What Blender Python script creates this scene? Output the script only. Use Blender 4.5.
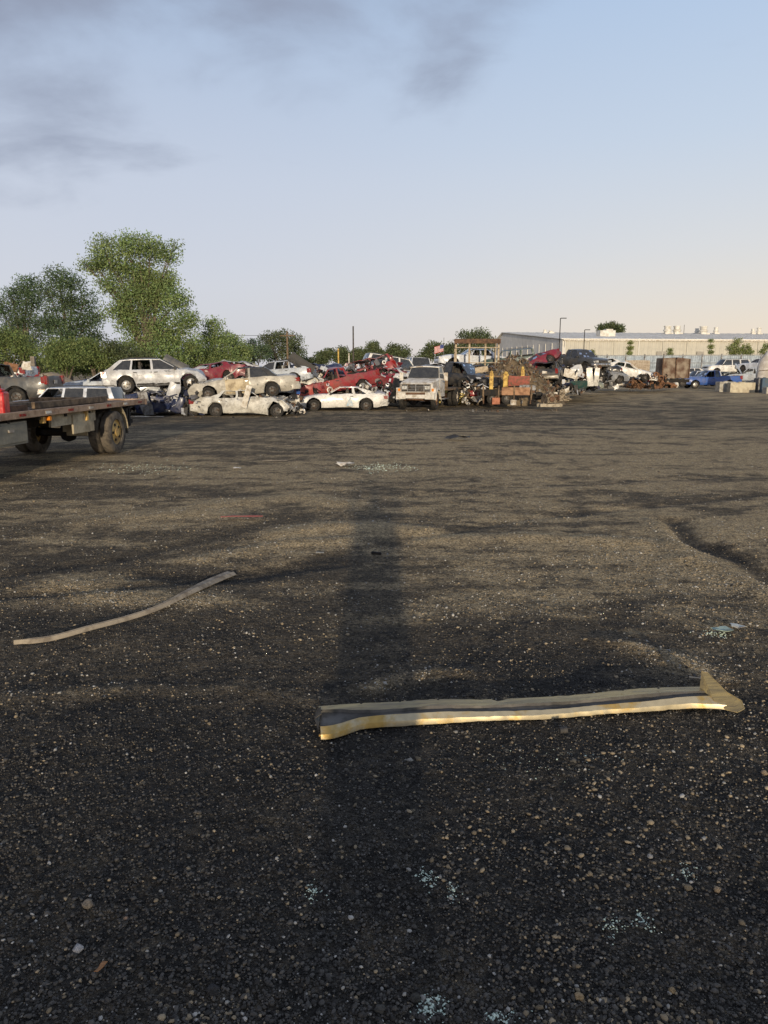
import bpy, bmesh, math, random
import numpy as np
from mathutils import Vector, Matrix, noise, Euler
R_ = math.radians
random.seed(7)
for o in list(bpy.data.objects): bpy.data.objects.remove(o)
S = bpy.context.scene
COL = S.collection

# ------------------------------------------------------------ camera
F = 760.0; CH = 2.0; PITCH = math.atan((512 - 369) / F)
cd = bpy.data.cameras.new('camera'); cam = bpy.data.objects.new('camera', cd); COL.objects.link(cam)
cd.sensor_fit = 'VERTICAL'; cd.sensor_height = 36; cd.sensor_width = 27; cd.lens = F / 1024 * 36
cd.clip_start = 0.02; cd.clip_end = 3000
cam.location = (0, 0, CH); cam.rotation_euler = (math.pi / 2 - PITCH, 0, 0)
S.camera = cam
S.render.resolution_x = 768; S.render.resolution_y = 1024

# ------------------------------------------------------------ light: low sun behind the viewer
SUN_EL = R_(7.7); SUN_AZ = R_(179.3)          # azimuth clockwise from +Y
S.view_settings.view_transform = 'Standard'; S.view_settings.look = 'None'
S.view_settings.exposure = 0.42; S.view_settings.gamma = 1
sd = bpy.data.lights.new('sun', 'SUN'); sun = bpy.data.objects.new('sun', sd); COL.objects.link(sun)
sd.energy = 2.7; sd.angle = R_(0.9); sd.color = (1.0, 0.83, 0.60)
tosun = Vector((math.sin(SUN_AZ) * math.cos(SUN_EL), math.cos(SUN_AZ) * math.cos(SUN_EL), math.sin(SUN_EL)))
sun.rotation_euler = tosun.to_track_quat('Z', 'Y').to_euler()

W = bpy.data.worlds.new('World'); S.world = W; W.use_nodes = True
nt = W.node_tree; N = nt.nodes; LK = nt.links; N.clear()
def nd(tree, typ, **kw):
    n = tree.nodes.new(typ)
    for k, v in kw.items(): setattr(n, k, v)
    return n
def setin(n, **kw):
    for k, v in kw.items(): n.inputs[k].default_value = v
def math_n(tree, op, a, b=None, c=None, clamp=False):
    n = tree.nodes.new('ShaderNodeMath'); n.operation = op; n.use_clamp = clamp
    for i, q in enumerate((a, b, c)):
        if q is None: continue
        if isinstance(q, (int, float)): n.inputs[i].default_value = q
        else: tree.links.new(q, n.inputs[i])
    return n.outputs[0]
def mixc(tree, fac, a, b, mode='MIX'):
    n = tree.nodes.new('ShaderNodeMix'); n.data_type = 'RGBA'; n.blend_type = mode
    for i, q in ((0, fac), (6, a), (7, b)):
        if isinstance(q, (int, float)): n.inputs[i].default_value = q
        elif isinstance(q, tuple): n.inputs[i].default_value = (*q[:3], 1)
        else: tree.links.new(q, n.inputs[i])
    return n.outputs[2]
def ramp(tree, fac, stops, interp='LINEAR'):
    n = tree.nodes.new('ShaderNodeValToRGB'); n.color_ramp.interpolation = interp
    el = n.color_ramp.elements
    while len(el) < len(stops): el.new(0.5)
    for e, (p, c) in zip(el, stops):
        e.position = p; e.color = (*c, 1) if isinstance(c, tuple) else (c, c, c, 1)
    tree.links.new(fac, n.inputs[0]); return n.outputs[0]

sky = nd(nt, 'ShaderNodeTexSky', sky_type='NISHITA', sun_disc=False, sun_elevation=SUN_EL,
         sun_rotation=SUN_AZ, altitude=100, air_density=1.0, dust_density=2.0, ozone_density=1.5)
tc = nd(nt, 'ShaderNodeTexCoord'); sx = nd(nt, 'ShaderNodeSeparateXYZ'); LK.new(tc.outputs['Generated'], sx.inputs[0])
zc = math_n(nt, 'MAXIMUM', sx.outputs[2], 0.0)
# gradient with height (z = sine of the elevation), cool on the left, warm on the right
gl = ramp(nt, zc, [(0.0, (.485, .49, .54)), (.10, (.49, .505, .57)), (.22, (.445, .485, .58)), (.40, (.325, .41, .555)), (.7, (.15, .22, .38)), (1.0, (.11, .17, .31))])
gr = ramp(nt, zc, [(0.0, (.72, .59, .45)), (.05, (.66, .58, .49)), (.14, (.56, .56, .57)), (.26, (.45, .52, .62)), (.42, (.35, .46, .63)), (.7, (.15, .22, .38)), (1.0, (.11, .17, .31))])
side = nd(nt, 'ShaderNodeMapRange', interpolation_type='SMOOTHSTEP'); LK.new(sx.outputs[0], side.inputs[0])
side.inputs[1].default_value = -0.35; side.inputs[2].default_value = 0.55
grad = mixc(nt, side.outputs[0], gl, gr)
# thin cloud sheet, mapped on a flat layer overhead
den = math_n(nt, 'ADD', zc, 0.30)
cx = math_n(nt, 'DIVIDE', sx.outputs[0], den); cy = math_n(nt, 'DIVIDE', sx.outputs[1], den)
cmb = nd(nt, 'ShaderNodeCombineXYZ'); LK.new(cx, cmb.inputs[0]); LK.new(cy, cmb.inputs[1])
mp = nd(nt, 'ShaderNodeMapping'); LK.new(cmb.outputs[0], mp.inputs[0]); mp.inputs[1].default_value = (2.05, 0.75, 0); mp.inputs[3].default_value = (1.0, 1.25, 1)
nz = nd(nt, 'ShaderNodeTexNoise'); LK.new(mp.outputs[0], nz.inputs[0]); setin(nz, Scale=2.6, Detail=8.0, Roughness=.52, Distortion=.25)
cov = math_n(nt, 'ADD', nz.outputs[0], math_n(nt, 'MULTIPLY', math_n(nt, 'ADD', zc, -0.335), 1.8))
cov = math_n(nt, 'ADD', cov, math_n(nt, 'MULTIPLY', sx.outputs[0], -0.46))
cm = nd(nt, 'ShaderNodeMapRange', interpolation_type='SMOOTHSTEP'); LK.new(cov, cm.inputs[0]); cm.inputs[1].default_value = .44; cm.inputs[2].default_value = .79
cl_f = math_n(nt, 'MULTIPLY', cm.outputs[0], 0.95)
withc = mixc(nt, cl_f, grad, (.225, .25, .33))
skys = mixc(nt, 1.0, sky.outputs[0], (.10, .10, .10), 'MULTIPLY')
tot = mixc(nt, 0.90, skys, withc)
bg = nd(nt, 'ShaderNodeBackground'); LK.new(tot, bg.inputs[0]); bg.inputs[1].default_value = 1.0
wo = nd(nt, 'ShaderNodeOutputWorld'); LK.new(bg.outputs[0], wo.inputs[0])

# ------------------------------------------------------------ placing helpers
cp, sp_ = math.cos(PITCH), math.sin(PITCH)
def at(px, py, Y):
    u = (px - 384) / F; v = (512 - py) / F
    d = Vector((u, cp + v * sp_, -sp_ + v * cp))
    return Vector((0, 0, CH)) + d * (Y / d.y)
def on_ground(px, py, z=0.0):
    u = (px - 384) / F; v = (512 - py) / F
    d = Vector((u, cp + v * sp_, -sp_ + v * cp))
    return Vector((0, 0, CH)) + d * ((z - CH) / d.z)

# ------------------------------------------------------------ materials
MATS = {}
def new_mat(name):
    m = bpy.data.materials.new(name); m.use_nodes = True
    t = m.node_tree; t.nodes.clear()
    b = t.nodes.new('ShaderNodeBsdfPrincipled'); o = t.nodes.new('ShaderNodeOutputMaterial')
    t.links.new(b.outputs[0], o.inputs[0]); return m, t, b
def surf(name, a, b=None, rough=.7, metal=0., scale=6., thr=(.45, .6), bump=0., bscale=40., spec=.4, coat=0., detail=6.):
    """two-tone worn surface: colour a, patches of b"""
    if name in MATS: return MATS[name]
    m, t, p = new_mat(name)
    c = t.nodes.new('ShaderNodeTexCoord').outputs['Object']
    n = nd(t, 'ShaderNodeTexNoise'); t.links.new(c, n.inputs[0]); setin(n, Scale=scale, Detail=detail, Roughness=.62)
    if b is None: b = tuple(x * .6 for x in a)
    f = ramp(t, n.outputs[0], [(thr[0], 0.), (thr[1], 1.)])
    colr = mixc(t, f, a, b)
    n2 = nd(t, 'ShaderNodeTexNoise'); t.links.new(c, n2.inputs[0]); setin(n2, Scale=scale * 5.3, Detail=4.)
    v = math_n(t, 'MULTIPLY_ADD', n2.outputs[0], .5, .75)
    vv = nd(t, 'ShaderNodeCombineXYZ')
    for i in range(3): t.links.new(v, vv.inputs[i])
    colr = mixc(t, 1.0, colr, vv.outputs[0], 'MULTIPLY')
    t.links.new(colr, p.inputs['Base Color'])
    r = math_n(t, 'MULTIPLY_ADD', f, .25, rough, clamp=True); t.links.new(r, p.inputs['Roughness'])
    p.inputs['Metallic'].default_value = metal; p.inputs['Specular IOR Level'].default_value = spec
    if coat: p.inputs['Coat Weight'].default_value = coat; p.inputs['Coat Roughness'].default_value = .15
    if bump:
        n3 = nd(t, 'ShaderNodeTexNoise'); t.links.new(c, n3.inputs[0]); setin(n3, Scale=bscale, Detail=5.)
        bn = nd(t, 'ShaderNodeBump'); t.links.new(n3.outputs[0], bn.inputs['Height']); setin(bn, Strength=min(1., bump), Distance=.02)
        t.links.new(bn.outputs[0], p.inputs['Normal'])
    MATS[name] = m; return m
def paint(name, a, dirt=.35, rough=.32, rust=False):
    if name in MATS: return MATS[name]
    dirt = min(1, dirt + .22); b = (.13, .055, .025) if rust else (.13, .105, .075)
    m = surf(name, a, tuple(x * (1 - dirt) + y * dirt for x, y in zip(a, b)), rough=rough, scale=2.2, thr=(.46, .62), bump=.45, bscale=3.6, spec=.5, coat=.2)
    t = m.node_tree; p = [q for q in t.nodes if q.type == 'BSDF_PRINCIPLED'][0]; src = p.inputs['Base Color'].links[0].from_socket
    n = nd(t, 'ShaderNodeTexNoise'); mp_ = nd(t, 'ShaderNodeMapping'); mp_.inputs[1].default_value = (5, 3, 1); mp_.inputs[3].default_value = (1, 1, 1.6)
    t.links.new(t.nodes.new('ShaderNodeTexCoord').outputs['Object'], mp_.inputs[0]); t.links.new(mp_.outputs[0], n.inputs[0]); setin(n, Scale=2.9, Detail=8., Roughness=.68, Distortion=.8)
    f = ramp(t, n.outputs[0], [(.585, 0.), (.63, .85)]); t.links.new(mixc(t, f, src, tuple(.25 * x + .035 for x in a)), p.inputs['Base Color']); return m  # dark blotches: missing paint, primer and the shade of dents painted in
def glass_mat(name, tint, rough=.03, dark=.35):
    if name in MATS: return MATS[name]
    m = bpy.data.materials.new(name); m.use_nodes = True; t = m.node_tree; t.nodes.clear()
    tr = nd(t, 'ShaderNodeBsdfTransparent'); tr.inputs[0].default_value = (*[x * dark for x in tint], 1)
    gl_ = nd(t, 'ShaderNodeBsdfGlossy'); gl_.inputs['Roughness'].default_value = rough; gl_.inputs[0].default_value = (.85, .9, .95, 1)
    df = nd(t, 'ShaderNodeBsdfDiffuse'); df.inputs[0].default_value = (.16, .155, .14, 1)
    fr = nd(t, 'ShaderNodeFresnel'); fr.inputs[0].default_value = 1.5
    nn = nd(t, 'ShaderNodeTexNoise'); setin(nn, Scale=5., Detail=5.)
    t.links.new(t.nodes.new('ShaderNodeTexCoord').outputs['Object'], nn.inputs[0])
    m1 = nd(t, 'ShaderNodeMixShader'); t.links.new(math_n(t, 'MULTIPLY', nn.outputs[0], .45), m1.inputs[0]); t.links.new(tr.outputs[0], m1.inputs[1]); t.links.new(df.outputs[0], m1.inputs[2])
    m2 = nd(t, 'ShaderNodeMixShader'); t.links.new(math_n(t, 'MULTIPLY_ADD', fr.outputs[0], 1.0, .04, clamp=True), m2.inputs[0]); t.links.new(m1.outputs[0], m2.inputs[1]); t.links.new(gl_.outputs[0], m2.inputs[2])
    o = nd(t, 'ShaderNodeOutputMaterial'); t.links.new(m2.outputs[0], o.inputs[0]); MATS[name] = m; return m
GLASS = glass_mat('car_glass', (.7, .8, .8), rough=.12)
TYRE = surf('tyre_rubber', (.017, .0165, .016), (.045, .040, .033), rough=.85, scale=7, bump=.4, bscale=30)
DARK = surf('dark_underside', (.012, .012, .013), (.035, .028, .022), rough=.85, scale=8)
INTER = surf('car_interior', (.05, .047, .045), (.10, .085, .07), rough=.9, scale=5)
STEELR = surf('steel_rim', (.10, .098, .094), (.08, .055, .038), rough=.5, metal=.5, scale=9)
ALLOY = surf('alloy_rim', (.45, .45, .44), (.22, .19, .15), rough=.4, metal=.6, scale=6)
CHROME = surf('dull_chrome', (.55, .54, .52), (.25, .2, .15), rough=.3, metal=.85, scale=6)
PLAST = surf('black_plastic', (.03, .03, .031), (.07, .065, .058), rough=.6, scale=7)
REDL = surf('tail_lens', (.26, .012, .010), (.14, .012, .01), rough=.2, scale=8, coat=.5)
CLEARL = surf('lamp_lens', (.55, .56, .55), (.30, .29, .26), rough=.15, scale=6, coat=.6)
AMBER = surf('amber_lens', (.75, .25, .02), (.5, .14, .01), rough=.25, scale=8, coat=.5)
RUST = surf('rusty_iron', (.15, .085, .05), (.08, .05, .035), rough=.85, scale=6, bump=.5)
RUSTO = surf('orange_rust', (.24, .12, .06), (.10, .055, .035), rough=.85, scale=5, bump=.5)
WOODM = surf('weathered_wood', (.20, .14, .085), (.09, .065, .045), rough=.85, scale=5, bump=.5)
WOODP = surf('pale_wood', (.46, .38, .27), (.28, .22, .15), rough=.8, scale=5, bump=.3)
CONC = surf('pale_concrete', (.46, .44, .38), (.28, .26, .22), rough=.9, scale=3, bump=.5)
GREYM = surf('grey_metal', (.20, .20, .205), (.11, .095, .08), rough=.55, metal=.4, scale=5, bump=.3)
YEL = surf('yellow_paint', (.62, .42, .10), (.30, .18, .06), rough=.6, scale=5)
WHITEP = surf('old_white_paint', (.66, .63, .56), (.38, .32, .24), rough=.5, scale=4, bump=.2)
ENGM = surf('oily_engine_metal', (.26, .215, .155), (.09, .07, .05), rough=.6, metal=.3, scale=9, bump=.5)

# ------------------------------------------------------------ mesh builder
def smooth_sharp(me, ang=38):
    bm = bmesh.new(); bm.from_mesh(me)
    bmesh.ops.recalc_face_normals(bm, faces=bm.faces)
    a = math.radians(ang)
    for f in bm.faces: f.smooth = True
    for e in bm.edges:
        if len(e.link_faces) != 2 or e.calc_face_angle(0) > a: e.smooth = False
    bm.to_mesh(me); bm.free()
class MB:
    def __init__(s): s.v = []; s.f = []; s.m = []
    def add(s, vs, fs, mi=0):
        o = len(s.v); s.v += [tuple(v) for v in vs]
        for f in fs: s.f.append(tuple(i + o for i in f)); s.m.append(mi)
        return s
    def box(s, c, d, rot=None, mi=0, taper=1.0):
        x, y, z = d[0] / 2, d[1] / 2, d[2] / 2
        vs = [Vector((a * x * (taper if k > 0 else 1), b * y * (taper if k > 0 else 1), k * z)) for k in (-1, 1) for b in (-1, 1) for a in (-1, 1)]
        if rot is not None:
            M = Euler(rot).to_matrix(); vs = [M @ v for v in vs]
        c = Vector(c)
        return s.add([v + c for v in vs], [(0, 2, 3, 1), (4, 5, 7, 6), (0, 1, 5, 4), (2, 6, 7, 3), (0, 4, 6, 2), (1, 3, 7, 5)], mi)
    def tube(s, p0, p1, r0, r1=None, n=10, mi=0, caps=True):
        p0 = Vector(p0); p1 = Vector(p1); r1 = r0 if r1 is None else r1
        q = (p1 - p0).to_track_quat('Z', 'Y'); vs = []
        for p, r in ((p0, r0), (p1, r1)):
            for i in range(n):
                a = 2 * math.pi * i / n; vs.append(p + q @ Vector((r * math.cos(a), r * math.sin(a), 0)))
        fs = [(i, (i + 1) % n, n + (i + 1) % n, n + i) for i in range(n)]
        if caps: fs += [tuple(range(n - 1, -1, -1)), tuple(range(n, 2 * n))]
        return s.add(vs, fs, mi)
    def path(s, pts, r, n=6, mi=0):
        for a, b in zip(pts[:-1], pts[1:]): s.tube(a, b, r if not isinstance(r, (list, tuple)) else r[0], None, n, mi)
        return s
    def lathe(s, prof, c, axis='y', n=20, mi=0):   # prof: (radius, along)
        vs = []; c = Vector(c)
        for r, h in prof:
            for i in range(n):
                a = 2 * math.pi * i / n; p, q = r * math.cos(a), r * math.sin(a)
                vs.append(c + (Vector((p, h, q)) if axis == 'y' else Vector((h, p, q)) if axis == 'x' else Vector((p, q, h))))
        fs = [(j * n + i, j * n + (i + 1) % n, (j + 1) * n + (i + 1) % n, (j + 1) * n + i) for j in range(len(prof) - 1) for i in range(n)]
        return s.add(vs, fs, mi)
    def prism(s, quad, off, mi=0):
        n = len(quad); off = Vector(off); a = [Vector(q) for q in quad]
        fs = [tuple(range(n)), tuple(range(2 * n - 1, n - 1, -1))] + [(i, n + i, n + (i + 1) % n, (i + 1) % n) for i in range(n)]
        return s.add(a + [q + off for q in a], fs, mi)
    def grid(s, rows, mi=0, thick=None):
        nr, nc = len(rows), len(rows[0]); vs = [Vector(p) for r in rows for p in r]
        fs = [(i * nc + j, i * nc + j + 1, (i + 1) * nc + j + 1, (i + 1) * nc + j) for i in range(nr - 1) for j in range(nc - 1)]
        if thick is not None:
            t = Vector(thick); k = len(vs); vs += [v + t for v in vs]; fs += [tuple(x + k for x in f[::-1]) for f in fs]
            rim = [j for j in range(nc)] + [i * nc + nc - 1 for i in range(1, nr)] + [(nr - 1) * nc + j for j in range(nc - 2, -1, -1)] + [i * nc for i in range(nr - 2, 0, -1)]
            for a, b in zip(rim, rim[1:] + rim[:1]): fs.append((a, b, b + k, a + k))
        return s.add(vs, fs, mi)
    def mesh(s, name, mats, warp=None, ang=38):
        me = bpy.data.meshes.new(name)
        vs = s.v if warp is None else [tuple(warp(Vector(v))) for v in s.v]
        me.from_pydata(vs, [], s.f)
        for m in (mats if isinstance(mats, (list, tuple)) else [mats]): me.materials.append(m)
        me.polygons.foreach_set('material_index', s.m); smooth_sharp(me, ang); return me
    def build(s, name, mats, parent=None, warp=None, ang=38, bevel=0):
        o = bpy.data.objects.new(name, s.mesh(name, mats, warp, ang)); COL.objects.link(o)
        if parent is not None: o.parent = parent
        if bevel:
            b = o.modifiers.new('bevel', 'BEVEL'); b.width = bevel; b.segments = 2; b.limit_method = 'ANGLE'
        return o
def tag(o, label=None, cat=None, group=None, kind=None):
    for k, v in (('label', label), ('category', cat), ('group', group), ('kind', kind)):
        if v: o[k] = v
    return o
def empty(name, loc, rot=(0, 0, 0), **kw):
    o = bpy.data.objects.new(name, None); o.empty_display_size = .2; COL.objects.link(o)
    o.location = loc; o.rotation_euler = rot; return tag(o, **kw)
def copy_tree(o, parent=None):
    c = o.copy(); COL.objects.link(c); c.parent = parent
    for ch in [x for x in bpy.data.objects if x.parent == o]: copy_tree(ch, c)
    return c

# ------------------------------------------------------------ numpy value noise
def vnoise(x, y, seed=0):
    xi = np.floor(x).astype(np.int64); yi = np.floor(y).astype(np.int64); fx = x - xi; fy = y - yi
    fx = fx * fx * (3 - 2 * fx); fy = fy * fy * (3 - 2 * fy)
    def h(a, b):
        n = (a * 374761393 + b * 668265263 + seed * 974634777) & 0xffffffff
        n = ((n ^ (n >> 13)) * 1274126177) & 0xffffffff
        return ((n ^ (n >> 16)) & 0xffff) / 65535.0
    return (h(xi, yi) * (1 - fx) + h(xi + 1, yi) * fx) * (1 - fy) + (h(xi, yi + 1) * (1 - fx) + h(xi + 1, yi + 1) * fx) * fy
def fbm(x, y, seed=0, oct=4, gain=.5):
    s = 0; a = 1; t = 0
    for k in range(oct): s = s + a * vnoise(x * 2 ** k, y * 2 ** k, seed + k * 17); t += a; a *= gain
    return s / t
def sstep(a, b, x):
    t = np.clip((x - a) / (b - a), 0, 1); return t * t * (3 - 2 * t)

# ------------------------------------------------------------ ground
RIDGES = []   # (polyline px, height, width, dust)
def ridge(pts, h, w, dust): RIDGES.append(([on_ground(*p) for p in pts], h, w, dust))
ridge([(655, 522), (668, 540), (690, 560), (725, 572), (768, 596), (800, 612)], .055, .16, .9)
ridge([(672, 520), (690, 540), (740, 556), (800, 590)], -.07, .20, -.8)
ridge([(285, 535), (330, 527), (372, 528), (420, 532)], .05, .30, .8)
ridge([(215, 505), (300, 497), (350, 505)], .035, .35, .7)
ridge([(200, 560), (280, 545), (345, 540)], .035, .20, .7)
ridge([(100, 520), (200, 512), (240, 522)], .03, .35, .5)
ridge([(420, 541), (520, 537), (640, 543)], .03, .22, .55)
ridge([(60, 585), (130, 600), (200, 600)], .02, .3, .5)
ridge([(370, 690), (400, 680), (460, 672)], .025, .10, .5)
ridge([(150, 575), (230, 578), (340, 562)], -.03, .16, -.6)
ridge([(600, 640), (680, 660), (720, 680)], .03, .12, .5)
for k, (dx, dp) in enumerate(((0, -.014), (10, -.014), (150, -.012), (162, -.012))):
    ridge([(-40, 600 - dx * .12), (120, 590 - dx * .2), (260, 572 - dx * .3), (380, 548 - dx * .3), (520, 520 - dx * .22), (800, 492 - dx * .12)], dp, .11, -.15)
ridge([(430, 700), (520, 610), (560, 560), (580, 510), (560, 470), (500, 445)], -.010, .12, -.14)
ridge([(560, 700), (620, 615), (655, 560), (650, 505), (610, 468), (540, 444)], -.010, .12, -.14)
ridge([(0, 700), (120, 690), (240, 690), (330, 705)], .012, .10, .35)
def ground_fields(X, Y):
    z = -0.15 * sstep(21, 33, Y) + 0.15 * sstep(48, 70, Y)
    near = 1 - sstep(26, 34, Y)
    far = 1 - sstep(15, 30, np.abs(X))
    z = z + near * .035 * (fbm(X * .35 + 3, Y * .75, 3, 4) - .5) * sstep(3, 8, Y)
    z = z + near * .016 * (fbm(X * 3.1, Y * 3.7, 11, 4) - .5) + (1 - sstep(5, 10, Y)) * .016 * (fbm(X * 17, Y * 17, 23, 3) - .5)
    wx = X + 1.2 * (fbm(X * .5, Y * .5, 61, 3) - .5); wy = Y + 1.0 * (fbm(X * .4 + 5, Y * .6, 67, 3) - .5)
    d = .30 * fbm(wx * .22 + 9, wy * .60 + 4, 31, 6, .6) + .40 * fbm(wx * .8 + 2, wy * 2.4 + 7, 35, 5, .65) + .30 * fbm(X * 3.1, Y * 5.5, 39, 4, .7)
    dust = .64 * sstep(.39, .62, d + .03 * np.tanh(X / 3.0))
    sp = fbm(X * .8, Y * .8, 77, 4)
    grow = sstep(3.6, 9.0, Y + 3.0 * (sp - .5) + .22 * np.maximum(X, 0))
    dust = dust * (.16 + .84 * grow) + .47 * grow  # dust thinned close by: part of the foreground shade is painted in here
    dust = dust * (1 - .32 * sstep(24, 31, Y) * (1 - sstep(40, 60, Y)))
    for poly, h, w, du in RIDGES:
        best = np.full_like(X, 1e9)
        for a, b in zip(poly[:-1], poly[1:]):
            ax, ay, bx, by = a.x, a.y, b.x, b.y; L2 = (bx - ax) ** 2 + (by - ay) ** 2
            t = np.clip(((X - ax) * (bx - ax) + (Y - ay) * (by - ay)) / L2, 0, 1)
            best = np.minimum(best, np.hypot(X - ax - t * (bx - ax), Y - ay - t * (by - ay)))
        best = best + .35 * w * (fbm(X * 4, Y * 4, 5, 3) - .5)
        g = np.exp(-(best / w) ** 2); z = z + h * g; dust = dust + du * g * (.5 + fbm(X * 2, Y * 2, 8, 3))
    return z, np.clip(dust, 0, 1)
def zg(x, y):
    z, _ = ground_fields(np.array([float(x)]), np.array([float(y)])); return float(z[0])
def axis_pts(fine0, fine1, step, lo, hi, grow=1.12):
    a = list(np.arange(fine0, fine1, step)); s = step; p = fine1
    while p < hi: a.append(p); s *= grow; p += s
    a.append(hi); s = step; p = fine0 - step
    while p > lo: a.insert(0, p); s *= grow; p -= s
    a.insert(0, lo); return np.array(a)
xs = axis_pts(-4.2, 4.2, .03, -1500, 1500, 1.045); ys = axis_pts(1.7, 8.0, .025, -60, 2600, 1.02)
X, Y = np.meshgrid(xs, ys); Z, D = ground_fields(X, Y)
me = bpy.data.meshes.new('ground'); nx, ny = len(xs), len(ys)
me.vertices.add(nx * ny); me.vertices.foreach_set('co', np.stack([X, Y, Z], -1).ravel())
ii = (np.arange(ny - 1)[:, None] * nx + np.arange(nx - 1)[None, :]).ravel()
q = np.stack([ii, ii + 1, ii + nx + 1, ii + nx], -1).astype(np.int32)
me.loops.add(q.size); me.loops.foreach_set('vertex_index', q.ravel())
me.polygons.add(len(q)); me.polygons.foreach_set('loop_start', np.arange(0, q.size, 4, dtype=np.int32))
me.update(calc_edges=True); me.polygons.foreach_set('use_smooth', np.ones(len(q), bool))
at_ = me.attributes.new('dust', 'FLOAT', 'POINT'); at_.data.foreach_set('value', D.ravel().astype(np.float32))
gm, t, p = new_mat('gravel_ground')
c = t.nodes.new('ShaderNodeTexCoord').outputs['Object']
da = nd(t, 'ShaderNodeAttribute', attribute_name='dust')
def tn(sc, det=5., rough=.6, vec=c, **k):
    n = nd(t, 'ShaderNodeTexNoise'); t.links.new(vec, n.inputs[0]); setin(n, Scale=sc, Detail=det, Roughness=rough); return n.outputs[0]
fine = tn(9., 8., .75); mid = tn(1.3, 6., .65)
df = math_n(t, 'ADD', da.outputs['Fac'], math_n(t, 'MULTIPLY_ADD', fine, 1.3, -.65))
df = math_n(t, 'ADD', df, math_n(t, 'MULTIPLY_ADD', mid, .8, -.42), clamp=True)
dust_shade_f = ramp(t, df, [(.42, 0.), (.92, 1.)])
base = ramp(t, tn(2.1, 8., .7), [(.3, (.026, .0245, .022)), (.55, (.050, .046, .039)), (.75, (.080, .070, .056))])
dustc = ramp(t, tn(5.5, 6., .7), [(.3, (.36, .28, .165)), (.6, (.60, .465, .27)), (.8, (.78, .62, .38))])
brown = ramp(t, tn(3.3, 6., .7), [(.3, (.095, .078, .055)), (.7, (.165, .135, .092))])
g1 = mixc(t, dust_shade_f, mixc(t, ramp(t, df, [(.0, 0.), (.28, 1.)]), base, brown), dustc)
# pebbles in the material: cells of differing tone
v1 = nd(t, 'ShaderNodeTexVoronoi'); t.links.new(c, v1.inputs[0]); setin(v1, Scale=55., Randomness=1.)
sv = nd(t, 'ShaderNodeSeparateColor'); t.links.new(v1.outputs['Color'], sv.inputs[0])
cellb = math_n(t, 'MULTIPLY_ADD', sv.outputs[0], 1.1, .45)
cv = nd(t, 'ShaderNodeCombineXYZ'); [t.links.new(cellb, cv.inputs[i]) for i in range(3)]
g2 = mixc(t, 1., g1, cv.outputs[0], 'MULTIPLY')
def specks(col_in, scale, lo, colr, r=.38, amt=1.):
    v = nd(t, 'ShaderNodeTexVoronoi'); t.links.new(c, v.inputs[0]); setin(v, Scale=scale, Randomness=1.)
    s_ = nd(t, 'ShaderNodeSeparateColor'); t.links.new(v.outputs['Color'], s_.inputs[0])
    a = math_n(t, 'GREATER_THAN', math_n(t, 'ADD', s_.outputs[1], math_n(t, 'MULTIPLY', dust_shade_f, .10)), lo); b = math_n(t, 'LESS_THAN', v.outputs['Distance'], r)
    return mixc(t, math_n(t, 'MULTIPLY', math_n(t, 'MULTIPLY', a, b), amt), col_in, colr)
g3 = specks(g2, 42., .93, (.28, .23, .155), .36)
g3 = specks(g3, 21., .965, (.30, .25, .17), .30)
g3 = specks(g3, 80., .985, (.38, .36, .32), .30)
v4 = nd(t, 'ShaderNodeTexVoronoi', feature='DISTANCE_TO_EDGE'); t.links.new(c, v4.inputs[0]); setin(v4, Scale=70.)
gap = ramp(t, v4.outputs['Distance'], [(.0, .30), (.16, 1.)])
g3 = mixc(t, .55, g3, gap, 'MULTIPLY')
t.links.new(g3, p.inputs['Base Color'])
p.inputs['Roughness'].default_value = .93; p.inputs['Specular IOR Level'].default_value = .22
v2 = nd(t, 'ShaderNodeTexVoronoi'); t.links.new(c, v2.inputs[0]); setin(v2, Scale=120.)
h1 = math_n(t, 'MULTIPLY_ADD', v1.outputs['Distance'], -1.5, math_n(t, 'MULTIPLY', v2.outputs['Distance'], -1.2))
h2 = math_n(t, 'ADD', h1, math_n(t, 'MULTIPLY', tn(24., 8., .8), 1.6))
b1 = nd(t, 'ShaderNodeBump'); t.links.new(h2, b1.inputs['Height']); setin(b1, Strength=.9, Distance=.012)
b2 = nd(t, 'ShaderNodeBump'); t.links.new(tn(3.2, 6., .7), b2.inputs['Height']); setin(b2, Strength=.8, Distance=.10); t.links.new(b1.outputs[0], b2.inputs['Normal'])
t.links.new(b2.outputs[0], p.inputs['Normal'])
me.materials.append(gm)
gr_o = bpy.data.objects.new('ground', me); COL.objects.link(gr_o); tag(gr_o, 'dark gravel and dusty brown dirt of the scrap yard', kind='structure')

# loose stones
rng = np.random.default_rng(5)
ph = (1 + 5 ** .5) / 2
ICO = np.array([(-1, ph, 0), (1, ph, 0), (-1, -ph, 0), (1, -ph, 0), (0, -1, ph), (0, 1, ph), (0, -1, -ph), (0, 1, -ph), (ph, 0, -1), (ph, 0, 1), (-ph, 0, -1), (-ph, 0, 1)]) / 1.9
ICF = np.array([(0, 11, 5), (0, 5, 1), (0, 1, 7), (0, 7, 10), (0, 10, 11), (1, 5, 9), (5, 11, 4), (11, 10, 2), (10, 7, 6), (7, 1, 8), (3, 9, 4), (3, 4, 2), (3, 2, 6), (3, 6, 8), (3, 8, 9), (4, 9, 5), (2, 4, 11), (6, 2, 10), (8, 6, 7), (9, 8, 1)])
OCT = np.array([(1, 0, 0), (-1, 0, 0), (0, 1, 0), (0, -1, 0), (0, 0, 1), (0, 0, -1)], float)
OCF = np.array([(0, 2, 4), (2, 1, 4), (1, 3, 4), (3, 0, 4), (2, 0, 5), (1, 2, 5), (3, 1, 5), (0, 3, 5)])
sm, t, p = new_mat('loose_stone')
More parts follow.
